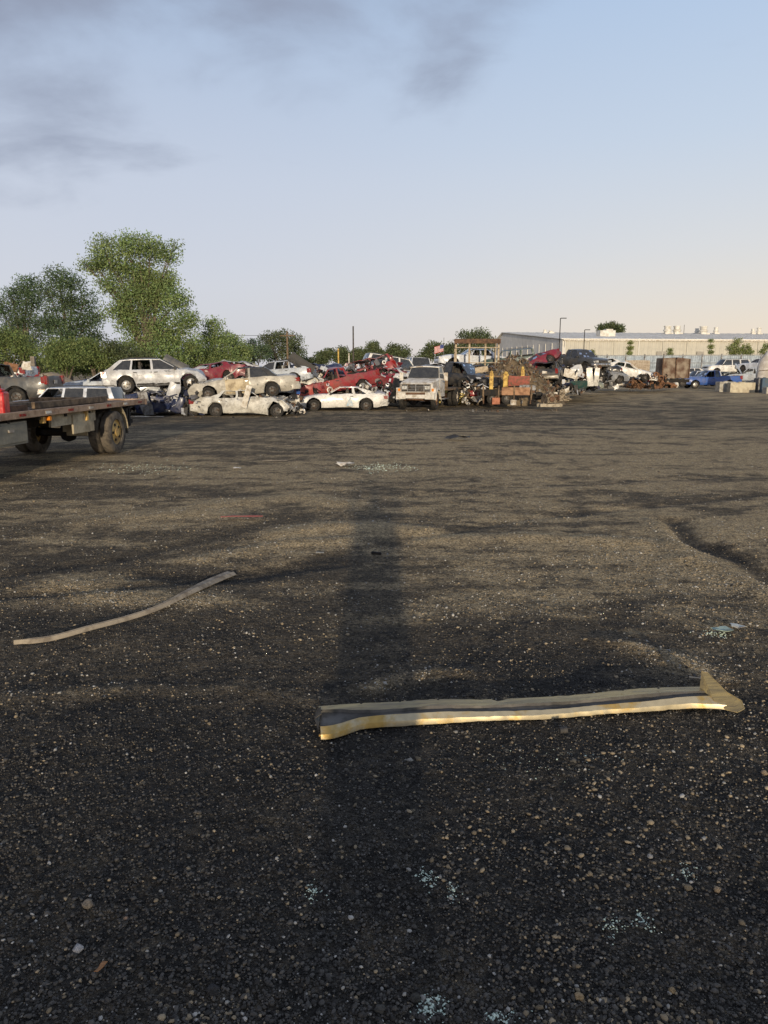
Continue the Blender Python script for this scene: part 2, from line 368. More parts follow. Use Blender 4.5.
ca = nd(t, 'ShaderNodeAttribute', attribute_name='tone'); nn = tn(60., 4.); vv = nd(t, 'ShaderNodeCombineXYZ')
w_ = math_n(t, 'MULTIPLY_ADD', nn, .8, .6); [t.links.new(w_, vv.inputs[i]) for i in range(3)]
t.links.new(mixc(t, 1., ca.outputs['Color'], vv.outputs[0], 'MULTIPLY'), p.inputs['Base Color']); p.inputs['Roughness'].default_value = .75; p.inputs['Specular IOR Level'].default_value = .3
def scatter(name, x, y, size, colr, tmpl, mat, flat=.7, label='', cat='', smooth=True, lift=.12):
    V0, F0 = tmpl; n = len(x); k = len(V0)
    a, b, cc = rng.uniform(0, 6.283, n), rng.uniform(-.5, .5, n), rng.uniform(-.5, .5, n)
    V = V0[None] * rng.uniform(.72, 1.25, (n, k, 1)) * (size[:, None, None] * np.stack([rng.uniform(.7, 1.35, n), rng.uniform(.7, 1.1, n), flat * rng.uniform(.6, 1.1, n)], -1)[:, None, :])
    def rot(V, th, i, j):
        cth, s_ = np.cos(th)[:, None], np.sin(th)[:, None]; A, B = V[..., i].copy(), V[..., j].copy()
        V[..., i] = A * cth - B * s_; V[..., j] = A * s_ + B * cth
    rot(V, b, 0, 2); rot(V, cc, 1, 2); rot(V, a, 0, 1)
    z, _ = ground_fields(x, y)
    V += np.stack([x, y, z + size * flat * lift], -1)[:, None, :]
    Fc = (F0[None] + (np.arange(n) * k)[:, None, None]).reshape(-1, 3).astype(np.int32)
    m_ = bpy.data.meshes.new(name); m_.vertices.add(n * k); m_.vertices.foreach_set('co', V.ravel())
    m_.loops.add(Fc.size); m_.loops.foreach_set('vertex_index', Fc.ravel()); m_.polygons.add(len(Fc))
    m_.polygons.foreach_set('loop_start', np.arange(0, Fc.size, 3, dtype=np.int32)); m_.update(calc_edges=True)
    if smooth: m_.polygons.foreach_set('use_smooth', np.ones(len(Fc), bool))
    ca_ = m_.attributes.new('tone', 'FLOAT_COLOR', 'POINT')
    ca_.data.foreach_set('color', np.repeat(np.concatenate([colr, np.ones((n, 1))], 1), k, 0).astype(np.float32).ravel())
    m_.materials.append(mat); o = bpy.data.objects.new(name, m_); COL.objects.link(o); tag(o, label, cat, kind='stuff'); return o
def field_pts(n, y0, y1, pw=2.0):
    u = rng.uniform(0, 1, n); y = 1 / (1 / y0 + u * (1 / y1 - 1 / y0)) if pw == 2 else y0 * (y1 / y0) ** u
    x = rng.uniform(-1, 1, n) * (.56 * y + .45); return x, y
def tones(n, dark=.78, tanp=.16, dust=None):
    k = rng.uniform(0, 1, n); base = rng.uniform(.024, .105, n)[:, None] * np.array([1, .93, .82])
    tn_ = rng.uniform(.13, .38, n)[:, None] * np.array([1, .80, .52]); wh = rng.uniform(.22, .5, n)[:, None] * np.array([1, .96, .86])
    if dust is not None: k = k + .22 * dust
    return np.where(k[:, None] < dark, base, np.where(k[:, None] < dark + tanp, tn_, wh))
n = 62000; x, y = field_pts(n, 1.75, 9.0)
_, dd = ground_fields(x, y); sz = np.clip(rng.lognormal(math.log(.0046), .38, n), .002, .012)
scatter('loose_gravel', x, y, sz, tones(n, .95, .042, dd), (ICO, ICF), sm, .8, 'loose dark stones strewn over the near ground', 'gravel', False, .25)
n = 80000; x, y = field_pts(n, 3.6, 24.0, 1)
_, dd = ground_fields(x, y); sz = np.clip(rng.lognormal(math.log(.0066), .45, n), .003, .022)
keep = rng.uniform(0, 1, n) < .05 + 1.0 * dd * sstep(.34, .56, fbm(x * 1.6, y * 1.6, 91, 4)); x, y, sz, dd = x[keep], y[keep], sz[keep], dd[keep]
scatter('loose_gravel', x, y, sz, tones(len(x), .36, .56, dd), (OCT, OCF), sm, .75, 'tan pebbles spread across the dusty middle ground', 'gravel')
n = 9000; x, y = field_pts(n, 1.9, 5.2); msk = fbm(x * 1.7 + 4, y * 1.7, 93, 4)
keep = (rng.uniform(0, 1, n) < sstep(.46, .66, msk + .16 * np.tanh(x - .35))); x, y = x[keep], y[keep]
scatter('loose_gravel', x, y, np.clip(rng.lognormal(math.log(.0056), .42, len(x)), .003, .014), tones(len(x), .10, .82), (ICO, ICF), sm, .75, 'tan and cream pebbles clustered in the near ground at the right', 'gravel', True, .3)
# broken window glass lying in patches
gmt, t, p = new_mat('broken_glass'); p.inputs['Base Color'].default_value = (.60, .72, .60, 1); p.inputs['Roughness'].default_value = .12; p.inputs['Specular IOR Level'].default_value = .8; p.inputs['Coat Weight'].default_value = .5
def shards(px, py, rx, ry, n, size, label):
    c0 = on_ground(px, py); x = c0.x + rng.normal(0, rx, n); y = c0.y + rng.normal(0, ry, n)
    scatter('glass_shards', x, y, np.clip(rng.lognormal(math.log(size), .35, n), .001, .05), np.ones((n, 3)), (OCT, OCF), gmt, .55, label, 'broken glass', False, .5)
shards(381, 467, .34, .42, 300, .010, 'pale green broken glass patch at the far end of the long dark shadow')
shards(150, 468, .65, .40, 260, .008, 'wide scatter of broken glass in front of the flatbed truck wheel')
shards(432, 1006, .026, .028, 150, .0048, 'bluish broken glass bits at the bottom edge of the photo')
shards(500, 1016, .03, .015, 60, .0045, 'few glass crumbs at the bottom edge right of the bluish glass')
shards(426, 878, .022, .03, 70, .0042, 'small glass crumbs below the left half of the long trim panel')
shards(312, 893, .022, .03, 50, .004, 'sparse glass crumbs left of centre in the near gravel')
shards(613, 925, .03, .03, 60, .004, 'sparse glass crumbs in the near gravel on the right')
shards(645, 921, .018, .02, 50, .0045, 'compact bluish glass cluster right of the sparse glass crumbs')
shards(688, 872, .03, .03, 50, .004, 'glass crumbs among tan pebbles at the right')
shards(454, 893, .018, .03, 40, .004, 'glass crumbs just right of the small glass crumbs below the trim')
shards(716, 634, .06, .05, 60, .007, 'glass crumbs around the pale green film near the right edge')
shards(560, 758, .30, .12, 60, .004, 'tiny glass grains scattered just below the long trim panel')

# ------------------------------------------------------------ vehicles
KIND = {
 'sedan': dict(L=5.3, W=1.95, H=1.42, R=.325, ax=(.305, -.255), top=[(-.5, .74), (-.485, .90), (-.44, .96), (-.27, .97), (.17, .95), (.30, .90), (.43, .80), (.485, .70), (.5, .60)],
   gb=(.175, -.315), gt=(.045, -.20), pil=[(.175, .160, .045, .030), (-.055, -.075, -.055, -.075), (-.235, -.315, -.165, -.20)], doors=[(.150, -.060), (-.070, -.235)]),
 'coupe': dict(L=4.75, W=1.85, H=1.33, R=.315, ax=(.31, -.265), top=[(-.5, .70), (-.485, .88), (-.44, .93), (-.30, .93), (.14, .88), (.30, .82), (.44, .68), (.487, .58), (.5, .50)],
   gb=(.165, -.38), gt=(.02, -.19), pil=[(.165, .150, .02, .008), (-.115, -.145, -.105, -.13), (-.27, -.38, -.165, -.19)], doors=[(.135, -.135)]),
 'wagon': dict(L=4.95, W=1.95, H=1.54, R=.36, ax=(.305, -.285), top=[(-.5, .80), (-.49, 1.0), (-.46, 1.08), (.15, 1.02), (.30, .98), (.43, .88), (.485, .76), (.5, .62)],
   gb=(.215, -.455), gt=(.03, -.33), pil=[(.215, .200, .03, .018), (-.03, -.05, -.04, -.06), (-.225, -.245, -.215, -.23), (-.40, -.455, -.29, -.33)], doors=[(.165, -.035), (-.045, -.225)]),
 'suv': dict(L=5.3, W=2.0, H=1.86, R=.39, ax=(.315, -.27), top=[(-.5, .9), (-.495, 1.12), (-.46, 1.20), (.17, 1.17), (.42, 1.10), (.485, 1.0), (.5, .80)],
   gb=(.20, -.49), gt=(.10, -.45), pil=[(.20, .187, .10, .085), (-.03, -.05, -.035, -.055), (-.215, -.245, -.215, -.245), (-.445, -.49, -.415, -.45)], doors=[(.175, -.035), (-.045, -.22)]),
 'van': dict(L=5.0, W=2.0, H=1.75, R=.34, ax=(.30, -.30), top=[(-.5, .85), (-.495, 1.02), (-.46, 1.10), (.25, 1.03), (.36, .98), (.45, .86), (.487, .74), (.5, .6)],
   gb=(.30, -.485), gt=(.10, -.44), pil=[(.30, .285, .10, .085), (.05, .03, .04, .02), (-.19, -.215, -.19, -.215), (-.44, -.485, -.41, -.44)], doors=[(.24, .045), (.03, -.20)]),
 'pickup': dict(L=5.5, W=1.98, H=1.72, R=.38, ax=(.325, -.275), top=[(-.5, 1.0), (-.495, 1.20), (-.13, 1.20), (-.12, 1.13), (.17, 1.12), (.42, 1.05), (.487, .93), (.5, .75)],
   gb=(.19, -.125), gt=(.085, -.10), pil=[(.19, .177, .085, .07), (-.005, -.02, -.01, -.025), (-.105, -.125, -.085, -.10)], doors=[(.165, -.01)], bed=(-.49, -.135)),
}
def lerp_prof(pr, u):
    for (a, za), (b, zb) in zip(pr[:-1], pr[1:]):
        if u <= b: return za + (zb - za) * max(0, (u - a)) / (b - a)
    return pr[-1][1]
_wheel = {}
def wheel(parent, loc, R, wd, side, rim=STEELR, warp=None, tyre=True, name='wheel'):
    key = (round(R, 3), round(wd, 3), side, rim.name, tyre)
    if key not in _wheel:
        h = wd / 2; m = MB()
        m.lathe([(R * .60, -h * .9), (R * .66, -h), (R * .90, -h), (R * .985, -h * .75), (R, -h * .35), (R, h * .35), (R * .985, h * .75), (R * .90, h), (R * .66, h), (R * .60, h * .9), (R * .58, 0), (R * .60, -h * .9)], (0, 0, 0), 'y', 24)
        r = MB(); s = side
        r.lathe([(R * .62, s * h * .93), (R * .60, s * h * .6), (R * .52, s * h * .45), (R * .42, s * h * .62), (R * .22, s * h * .72), (R * .20, s * h * .95), (.001, s * h * .98)], (0, 0, 0), 'y', 24)
        for k in range(5):
            a = 2 * math.pi * k / 5; r.box((math.cos(a) * R * .36, s * h * .68, math.sin(a) * R * .36), (R * .11, h * .25, R * .11), (0, -a, 0), 1)
        _wheel[key] = (m.mesh('wheel', TYRE) if tyre else None, r.mesh('rim', [rim, DARK]))
    mt, mr = _wheel[key]
    if mt is None:
        o = bpy.data.objects.new('rim', mr); COL.objects.link(o); o.parent = parent; o.location = loc; return o
    o = bpy.data.objects.new(name, mt); COL.objects.link(o); o.parent = parent; o.location = loc
    r = bpy.data.objects.new('rim', mr); COL.objects.link(r); r.parent = o; return o

def vehicle(name, label, cat, kind, loc, head, pitch=0, roll=0, col=None, rim=STEELR, scale=1., group=None, nowin=(), noscreen=(), nowheel=(), crush=1., nose=0, tail=0, dent=.012, hood='shut', trunk='shut', nodoor=(), doorcol=None, roofcol=None, seed=1, bumper=None, gone=(), clip=None, lean=0, hoodcol=None):
    K = KIND[kind]; L, Wd, H, R = K['L'], K['W'], K['H'], K['R']; hw = Wd / 2
    dent = dent * 1.5 + .004 if group else dent
    root = empty(name, loc, (R_(roll), -R_(pitch), R_(head)), label=label, cat=cat, group=group); root.scale = (scale,) * 3
    gc = .20 if kind in ('sedan', 'coupe') else .26 if kind in ('wagon', 'van') else .36
    belt = lerp_prof(K['top'], 0); off = Vector((seed * 7.3, seed * 3.1, seed * 1.7))
    bum = bumper or col
    def wp(v):
        v = v.copy(); u = v.x / L
        if v.z > belt:
            k = crush; v.z = belt + (v.z - belt) * k
            if crush < 1: v.z += (1 - crush) * .30 * noise.noise(Vector((v.x * 1.1, v.y * 1.3, 0)) + off); v.y += lean * (v.z - belt)
        a = dent
        if nose and u > .18: q_ = (u - .18) / .32; a += nose * .25 * q_; v.x -= nose * q_ * L * .12; v.z += nose * .12 * q_ * noise.noise(v * 1.2 + off)
        if tail and u < -.2: q_ = (-.2 - u) / .3; a += tail * .25 * q_; v.x += tail * q_ * L * .12
        if crush < .85: a += .03
        n1 = noise.noise_vector(v * 1.9 + off); n2 = noise.noise_vector(v * 4.7 + off)
        return v + n1 * a + n2 * a * .55
    xa = [K['ax'][0] * L, K['ax'][1] * L]; Ra = R + .075
    def zb(x):
        b = gc + .10 * max(0, abs(x / L) - .38) / .12
        for a in xa:
            d = abs(x - a)
            if d < Ra: b = max(b, R + math.sqrt(max(0, Ra * Ra - d * d)))
        return b
    def hwid(x): u = abs(x / L) * 2; return hw * (1 - .17 * u ** 7)
    bay = (.22, .46)
    def cav(u):
        if K['gb'][1] + .012 < u < K['gb'][0] - .012: return .55 * belt
        if 'bed' in K and K['bed'][0] < u < K['bed'][1]: return .74
        if hood in ('missing', 'open') and bay[0] < u < bay[1]: return .52
        if trunk == 'missing' and -.475 < u < K['gb'][1] - .01: return .55
        return None
    WF = [.90, .955, 1.0, .985, .93]
    def sec(x):
        u = x / L; tz = lerp_prof(K['top'], u); b = zb(x); w = hwid(x)
        zs_ = [b, b + .07, .55 * tz, .84 * tz, tz - .015]
        for i in range(1, 5): zs_[i] = max(zs_[i], min(b + .01 * i, tz - .02 + .004 * i))
        pts = [(w * WF[i], zs_[i]) for i in range(5)]
        cvt = cav(u)
        if cvt is None: pts += [(w * .86, tz + .01), (w * .45, tz + .030)]; cz = tz + .04
        else: pts += [(w * .885, tz), (w * .87, cvt)]; cz = cvt
        return pts, cz
    def P(x, s, k):
        pts, _ = sec(x); i = int(min(k, len(pts) - 1.001)); f = k - i; a, b = pts[i], pts[i + 1]
        return Vector((x, s * (a[0] + (b[0] - a[0]) * f), a[1] + (b[1] - a[1]) * f))
    st = set(np.linspace(-.5, .5, 37) * L)
    for a in xa:
        for k in range(9): st.add(a + Ra * math.cos(math.pi * k / 8))
        st.add(a + Ra * 1.004); st.add(a - Ra * 1.004)
    for b in (K['gb'][0] - .0119, K['gb'][0] - .0121, K['gb'][1] + .0119, K['gb'][1] + .0121): st.add(b * L)
    if 'bed' in K:
        for b in K['bed']: st.add((b - .0005) * L); st.add((b + .0005) * L)
    if hood != 'shut':
        for b in bay: st.add((b - .0005) * L); st.add((b + .0005) * L)
    st = sorted(s_ for s_ in st if -.5 * L <= s_ <= .5 * L)
    st = [s_ for i, s_ in enumerate(st) if i == 0 or s_ - st[i - 1] > 1e-4]
    m = MB(); rings = []
    for x in st:
        pts, cz = sec(x); rings.append([Vector((x, y_, z_)) for y_, z_ in pts] + [Vector((x, 0, cz))] + [Vector((x, -y_, z_)) for y_, z_ in pts[::-1]])
    nr = len(rings[0]); vs = [v for r_ in rings for v in r_]; m.v = [tuple(v) for v in vs]
    for i in range(len(rings) - 1):
        u = (st[i] + st[i + 1]) / 2 / L; c_ = cav(u) is not None
        for j in range(nr):
            j2 = (j + 1) % nr
            m.f.append((i * nr + j, i * nr + j2, (i + 1) * nr + j2, (i + 1) * nr + j))
            m.m.append(1 if j == nr - 1 or (c_ and 5 <= j <= nr - 7) else 0)
    m.f.append(tuple(range(nr - 1, -1, -1))); m.m.append(0); b0 = (len(rings) - 1) * nr; m.f.append(tuple(range(b0, b0 + nr))); m.m.append(0)
    m.build('body', [col, DARK], root, wp)
    B = lambda mb, nm, mt, par=root, w=wp: mb.build(nm, mt, par, w)
    # doors
    for di, (a, b) in enumerate(K['doors']):
        for s in (-1, 1):
            if (di, s) in nodoor:
                g = MB().grid([[P(x, s, k) + Vector((0, s * .004, 0)) for k in (1.1, 2, 3, 4.0)] for x in np.linspace(a * L, b * L, 5)]); B(g, 'door_opening', DARK); continue
            rows = [[P(x, s, k) + Vector((0, s * .014, 0)) for k in (.7, 1.5, 2, 2.5, 3, 3.5, 3.95)] for x in np.linspace(a * L - .02, b * L + .02, 7)]
            d = MB().grid(rows, thick=(0, -s * .02, 0)); dm = doorcol.get((di, s), col) if doorcol else col
            do = B(d, 'door', dm)
            hp = P(b * L + .14, s, 3.2) + Vector((0, s * .025, 0)); B(MB().box(hp, (.16, .03, .035)), 'door_handle', PLAST if kind != 'sedan' else CHROME, do)
    # side moulding / rocker
    for s in (-1, 1):
        x0, x1 = xa[1] + Ra + .03, xa[0] - Ra - .03
        B(MB().grid([[P(x, s, k) + Vector((0, s * .010, 0)) for k in ((0.05, .6) if kind != 'wagon' else (.05, 1.0, 1.35))] for x in np.linspace(x0, x1, 9)], thick=(0, -s * .012, 0)), 'rocker_panel', PLAST if kind in ('wagon', 'suv') else col)
    # hood and trunk
    def lid(u0, u1):
        rows = []
        for x in np.linspace(u0 * L, u1 * L, 7):
            tz = lerp_prof(K['top'], x / L); w = hwid(x); rows.append([Vector((x, y_ * w, tz + dz)) for y_, dz in ((-.84, .022), (-.45, .044), (0, .054), (.45, .044), (.84, .022))])
        return MB().grid(rows, thick=(0, 0, -.012))
    hc = hoodcol or col
    if hood == 'shut': B(lid(K['gb'][0] + .012, .455), 'hood', hc)
    elif hood == 'open':
        hm = lid(K['gb'][0] + .02, .455); px_ = (K['gb'][0] + .02) * L; pz = lerp_prof(K['top'], K['gb'][0]); A = R_(58)
        hm.v = [(px_ + (v[0] - px_) * math.cos(A) - (v[2] - pz) * math.sin(A), v[1], pz + (v[0] - px_) * math.sin(A) + (v[2] - pz) * math.cos(A)) for v in hm.v]
        B(hm, 'hood', hc)
    if hood != 'shut':
        e = MB(); e.box((.34 * L, 0, .66), (.6, .5, .34)); e.box((.34 * L, 0, .88), (.45, .3, .12)); e.tube((.30 * L, .35, .62), (.42 * L, .30, .72), .07); e.box((.43 * L, 0, .62), (.06, 1.1, .36)); e.box((.36 * L, -.55, .7), (.3, .2, .2)); B(e, 'engine', ENGM)
    if 'bed' not in K and kind in ('sedan', 'coupe') and trunk == 'shut': B(lid(-.485, K['gb'][1] - .012), 'trunk_lid', col)
    # greenhouse
    yt = .70 * hw; Hc = H
    def G(xb, xt, s, f, inset=0.):
        pb = Vector((xb, s * hwid(xb) * .90, lerp_prof(K['top'], xb / L) - .012)); pt = Vector((xt, s * yt, Hc - .035))
        v = pb.lerp(pt, f); v.y += s * .035 * math.sin(math.pi * f); v.y -= s * inset; return v
    pl = K['pil']; pc = col
    for s in (-1, 1):
        for i, (b0_, b1_, t0, t1) in enumerate(pl):
            m = MB(); rr = [[G(x0_, x1_, s, f) for f in (0, .33, .67, 1)] for x0_, x1_ in ((b0_ * L, t0 * L), ((b0_ + b1_) / 2 * L, (t0 + t1) / 2 * L), (b1_ * L, t1 * L))]
            B(m.grid(rr, thick=(0, -s * .055, 0)), 'pillar', roofcol if (roofcol and i == len(pl) - 1) else pc)
        for i in range(len(pl) - 1):
            if (i, s) in nowin or ('all' in nowin): continue
            b0_, t0 = pl[i][1], pl[i][3]; b1_, t1 = pl[i + 1][0], pl[i + 1][2]
            rr = [[G((b0_ + (b1_ - b0_) * q_) * L, (t0 + (t1 - t0) * q_) * L, s, f, .02) for f in (0.01, .5, .98)] for q_ in (0, .5, 1)]
            B(MB().grid(rr, thick=(0, -s * .006, 0)), 'window', GLASS)
    rows = []
    for q_ in np.linspace(0, 1, 8):
        x = (K['gt'][0] + (K['gt'][1] - K['gt'][0]) * q_) * L; en = .03 * (abs(2 * q_ - 1) ** 4)
        rows.append([Vector((x, y_ * (yt + .012), Hc - .03 - en + .045 * (1 - y_ * y_))) for y_ in (-1, -.8, -.4, 0, .4, .8, 1)])
    if 'roof' not in gone: B(MB().grid(rows, thick=(0, 0, -.03)), 'roof', roofcol or col)
    if kind in ('wagon', 'suv', 'van') and 'roof' not in gone:
        for s in (-1, 1):
            rb = MB(); rb.path([Vector(((K['gt'][0] - .03) * L, s * yt * .86, Hc + .0)), Vector(((K['gt'][0] - .06) * L, s * yt * .86, Hc + .05)), Vector(((K['gt'][1] + .06) * L, s * yt * .86, Hc + .045)), Vector(((K['gt'][1] + .03) * L, s * yt * .86, Hc - .02))], .018); B(rb, 'roof_rail', PLAST)
    def screen(i, tag_, bulge, nm):
        rr = []
        for f in (0.02, .35, .7, .99):
            a, b = (G(pl[0][0] * L, pl[0][2] * L, -1, f, .06), G(pl[0][0] * L, pl[0][2] * L, 1, f, .06)) if tag_ == 'f' else (G(pl[-1][1] * L, pl[-1][3] * L, -1, f, .06), G(pl[-1][1] * L, pl[-1][3] * L, 1, f, .06))
            rr.append([a.lerp(b, q_) + Vector((bulge * math.sin(math.pi * q_), 0, 0)) for q_ in np.linspace(0, 1, 6)])
        B(MB().grid(rr, thick=(-.006 * (1 if tag_ == 'f' else -1), 0, 0)), nm, GLASS)
    if 'f' not in noscreen: screen(0, 'f', .07, 'windshield')
    if 'r' not in noscreen: screen(0, 'r', -.04, 'rear_window')
    # seats, wheel, dashboard
    sm_ = MB(); rowsx = [(K['gb'][0] - .16) * L] + ([(K['gb'][0] - .31) * L] if kind != 'pickup' else [])
    for x in rowsx:
        for s in (-.45, .45):
            sm_.box((x, s * hw, .62 * belt + .04), (.5, .5, .16)); sm_.box((x - .26, s * hw, belt * .9), (.13, .48, .62), (0, -.2, 0)); sm_.box((x - .32, s * hw, belt * .9 + .40), (.09, .26, .15))
    sm_.box(((K['gb'][0] - .05) * L, 0, belt - .12), (.3, 1.5, .2)); B(sm_, 'seats', INTER)
    # bumpers
    for e, nm in ((1, 'f'), (-1, 'r')):
        if 'bumper_' + nm in gone: continue
        rows = []
        hb = .26 if kind in ('coupe', 'wagon', 'van', 'sedan') else .20; zc_ = gc + .22 if kind in ('sedan', 'coupe') else gc + .24
        pts = []
        for q_ in np.linspace(-1, 1, 13):
            w = hw * .93; y_ = math.sin(q_ * math.pi / 2) * w; x = e * (L / 2 + .05 - .16 * abs(q_) ** 3 - (.22 * max(0, abs(q_) - .8) / .2)); pts.append((x, y_))
        for z_ in (zc_ - hb / 2, zc_ - hb / 6, zc_ + hb / 6, zc_ + hb / 2):
            ex = .03 if abs(z_ - zc_) < hb * .3 else 0; rows.append([Vector((x + e * ex, y_, z_)) for x, y_ in pts])
        B(MB().grid(rows, thick=(-e * .07, 0, 0)), 'bumper', CHROME if (kind == 'pickup' and bumper is None) else bum)
    ztop = lerp_prof(K['top'], .47)
    if not nose:
        for s in (-1, 1):
            l_ = MB().box((L / 2 - .045, s * hw * .66, ztop - .10), (.10, .34, .15)); l_.box((L / 2 - .15, s * hw * .82, ztop - .10), (.18, .07, .13)); B(l_, 'headlight', CLEARL)
        g = MB().box((L / 2 - .03, 0, ztop - .11), (.07, hw * .9, .16), mi=0)
        for k in range(3): g.box((L / 2 + .01, 0, ztop - .16 + .05 * k), (.02, hw * .86, .012), mi=1)
        B(g, 'grille', [DARK, CHROME])
    zt = lerp_prof(K['top'], -.49)
    for s in (-1, 1):
        if tail > .8: break
        if kind in ('suv', 'van', 'pickup', 'wagon'): l_ = MB().box((-L / 2 + .03, s * hw * .80, zt - .14), (.12, .16, .34 if kind != 'wagon' else .26)); l_.box((-L / 2 + .12, s * hw * .875, zt - .14), (.18, .06, .26))
        else: l_ = MB().box((-L / 2 + .02, s * hw * .68, zt - .09), (.08, .38, .17)); l_.box((-L / 2 + .13, s * hw * .85, zt - .09), (.24, .07, .16))
        B(l_, 'tail_light', REDL)
    if not tail: B(MB().box((-L / 2 - .015, 0, zt - .22), (.02, .32, .15)), 'licence_plate', WHITEP)
    for s in (-1, 1):
        if ('mirror', s) in gone: continue
        mp_ = G((pl[0][1] - .01) * L, (pl[0][3]) * L, s, .12) + Vector((0, s * .12, 0)); mm = MB().box(mp_, (.10, .20, .13)); mm.box(mp_ - Vector((0, s * .11, .04)), (.05, .1, .04)); B(mm, 'mirror', PLAST if kind != 'sedan' else col)
    for i, x in enumerate(xa):
        for s in (-1, 1):
            if (i, s) in nowheel: B(MB().tube((x, s * (hw - .38), R), (x, s * (hw - .16), R), .13), 'brake_hub', RUST); continue
            wheel(root, (x, s * (hw - .13), R), R, .21, s, rim)
    B(MB().tube((xa[0], -hw + .2, R), (xa[0], hw - .2, R), .05), 'axle', DARK, w=None); B(MB().tube((xa[1], -hw + .2, R), (xa[1], hw - .2, R), .05), 'axle', DARK, w=None)
    return root

def V(label, kind, px, py, Yd, head, col, cat='car', name=None, **k):
    loc = at(px, py, Yd)
    nm = name or {'sedan': 'wrecked_sedan', 'coupe': 'wrecked_coupe', 'wagon': 'wrecked_crossover', 'suv': 'wrecked_suv', 'van': 'wrecked_van', 'pickup': 'wrecked_pickup'}[kind]
    return vehicle(nm, label, cat, kind, loc, head, col=col, group='scrap cars stacked in the yard', **k)

C_TAN = paint('tan_paint', (.44, .415, .35), .30); C_CREAM = paint('cream_paint', (.58, .57, .52), .30)
C_SILVER = paint('silver_paint', (.50, .51, .52), .15); C_LSILV = paint('pale_blue_silver_paint', (.45, .49, .53), .2)
C_WHITE = paint('white_paint', (.74, .73, .69), .15); C_WBLUE = paint('bluish_white_paint', (.62, .66, .72), .12)
C_RED = paint('red_paint', (.27, .028, .032), .25); C_MAROON = paint('maroon_paint', (.20, .018, .032), .15); C_ORED = paint('faded_red_paint', (.36, .055, .04), .2)
C_NAVY = paint('navy_paint', (.018, .028, .075), .08); C_BLACK = paint('black_paint', (.016, .018, .022), .10); C_DGREY = paint('dark_grey_paint', (.06, .063, .065), .2)
C_GREEN = paint('dark_green_paint', (.02, .06, .055), .1); C_BLUE = paint('blue_paint', (.035, .10, .34), .08); C_GREY = paint('grey_paint', (.22, .23, .24), .25)
C_YELL = paint('yellow_car_paint', (.60, .48, .14), .25); VINYL = surf('black_vinyl', (.03, .032, .036), (.055, .055, .055), rough=.65, scale=3)
C_BROWN = paint('burnt_brown', (.15, .07, .04), .5)

ALLN = ('all',)
# left part of the row
V('dark grey pickup with long bed rail behind the flatbed deck', 'pickup', -8, 405.5, 33, 180, C_DGREY, 'pickup truck', scale=1.02, seed=2, noscreen=('r',))
V('white pickup carrying rusty scrap at the far left edge', 'pickup', -22, 392, 38, 180, C_WHITE, 'pickup truck', seed=3, nowin=ALLN)
V('crushed dark car under the white pickup at the far left edge', 'sedan', -15, 408, 38, 180, C_DGREY, seed=4, crush=.3, nowin=ALLN, noscreen=('f', 'r'))
V('white suv whose roof and windows show over the flatbed deck', 'suv', 68, 425, 29, 180, C_WBLUE, 'suv', seed=5, scale=.80, crush=.9, nowin=((0, -1), (0, 1)))
V('pale silver sedan with open hood behind the flatbed', 'sedan', 110, 400, 37, 186, C_LSILV, seed=6, nowin=((0, 1), (0, -1), (1, 1), (1, -1)), nose=.4, scale=.95)
V('dark blue car behind the pale silver sedan', 'wagon', 118, 398, 42, 180, C_NAVY, seed=7)
V('flattened grey car under the pale silver sedan', 'sedan', 95, 410, 37.5, 180, C_GREY, seed=8, crush=.25, nowin=ALLN, noscreen=('f', 'r'), nowheel=((0, 1), (0, -1), (1, 1), (1, -1)))
V('silver white crossover facing right on top of crushed navy cars', 'wagon', 160, 391, 37, 12, C_SILVER, 'crossover', seed=9, pitch=2.0, nowin=((1, -1),), hood='shut', gone=('bumper_f',), nose=.5, rim=ALLOY, doorcol={})
V('crumpled navy car at the bottom under the silver white crossover', 'sedan', 160, 416, 36.5, 8, C_NAVY, seed=10, crush=.35, nowin=ALLN, noscreen=('f', 'r'), tail=1.0, nose=.8, dent=.06, hood='missing', nowheel=((1, -1), (1, 1)))
V('crushed grey car squeezed between the crossover and the navy wreck', 'sedan', 168, 403, 38.2, 185, C_GREY, seed=11, crush=.2, nowin=ALLN, noscreen=('f', 'r'), dent=.07, nose=.6, nowheel=((0, -1), (0, 1), (1, -1), (1, 1)))
V('maroon crushed car on the pile behind the tan sedan', 'sedan', 212, 386, 43, 172, C_MAROON, seed=12, crush=.55, nowin=ALLN, noscreen=('f', 'r'), pitch=-6, tail=.6, hood='missing')
V('grey car under the maroon crushed car', 'sedan', 214, 398, 43, 178, C_GREY, seed=13, crush=.4, nowin=ALLN)
V('tan luxury sedan with black vinyl roof stacked on the cream sedan', 'sedan', 244, 398, 36.8, 190, C_TAN, seed=14, pitch=-3.5, roofcol=VINYL, nowin=((0, 1), (0, -1)), noscreen=('f',), dent=.03, doorcol={(0, 1): surf('primer_door', (.48, .40, .26), (.28, .22, .14), rough=.5, scale=3)}, rim=STEELR, gone=('bumper_f',), nose=.3)
V('cream sedan facing right at ground level under the tan sedan', 'sedan', 249, 416.5, 36.2, -6, C_CREAM, seed=15, crush=.72, nowin=ALLN, noscreen=('f', 'r'), nose=.75, dent=.025, hood='shut', scale=.97)
V('pale silver hatchback on the back pile with its tailgate raised', 'wagon', 277, 386, 43, 170, C_LSILV, 'hatchback', seed=16, pitch=-3, nowin=((1, 1), (2, 1), (1, -1)), noscreen=('r',), scale=.88)
V('beige wreck under the pale silver hatchback', 'sedan', 283, 396, 43.5, 176, C_CREAM, seed=17, crush=.5, nowin=ALLN)
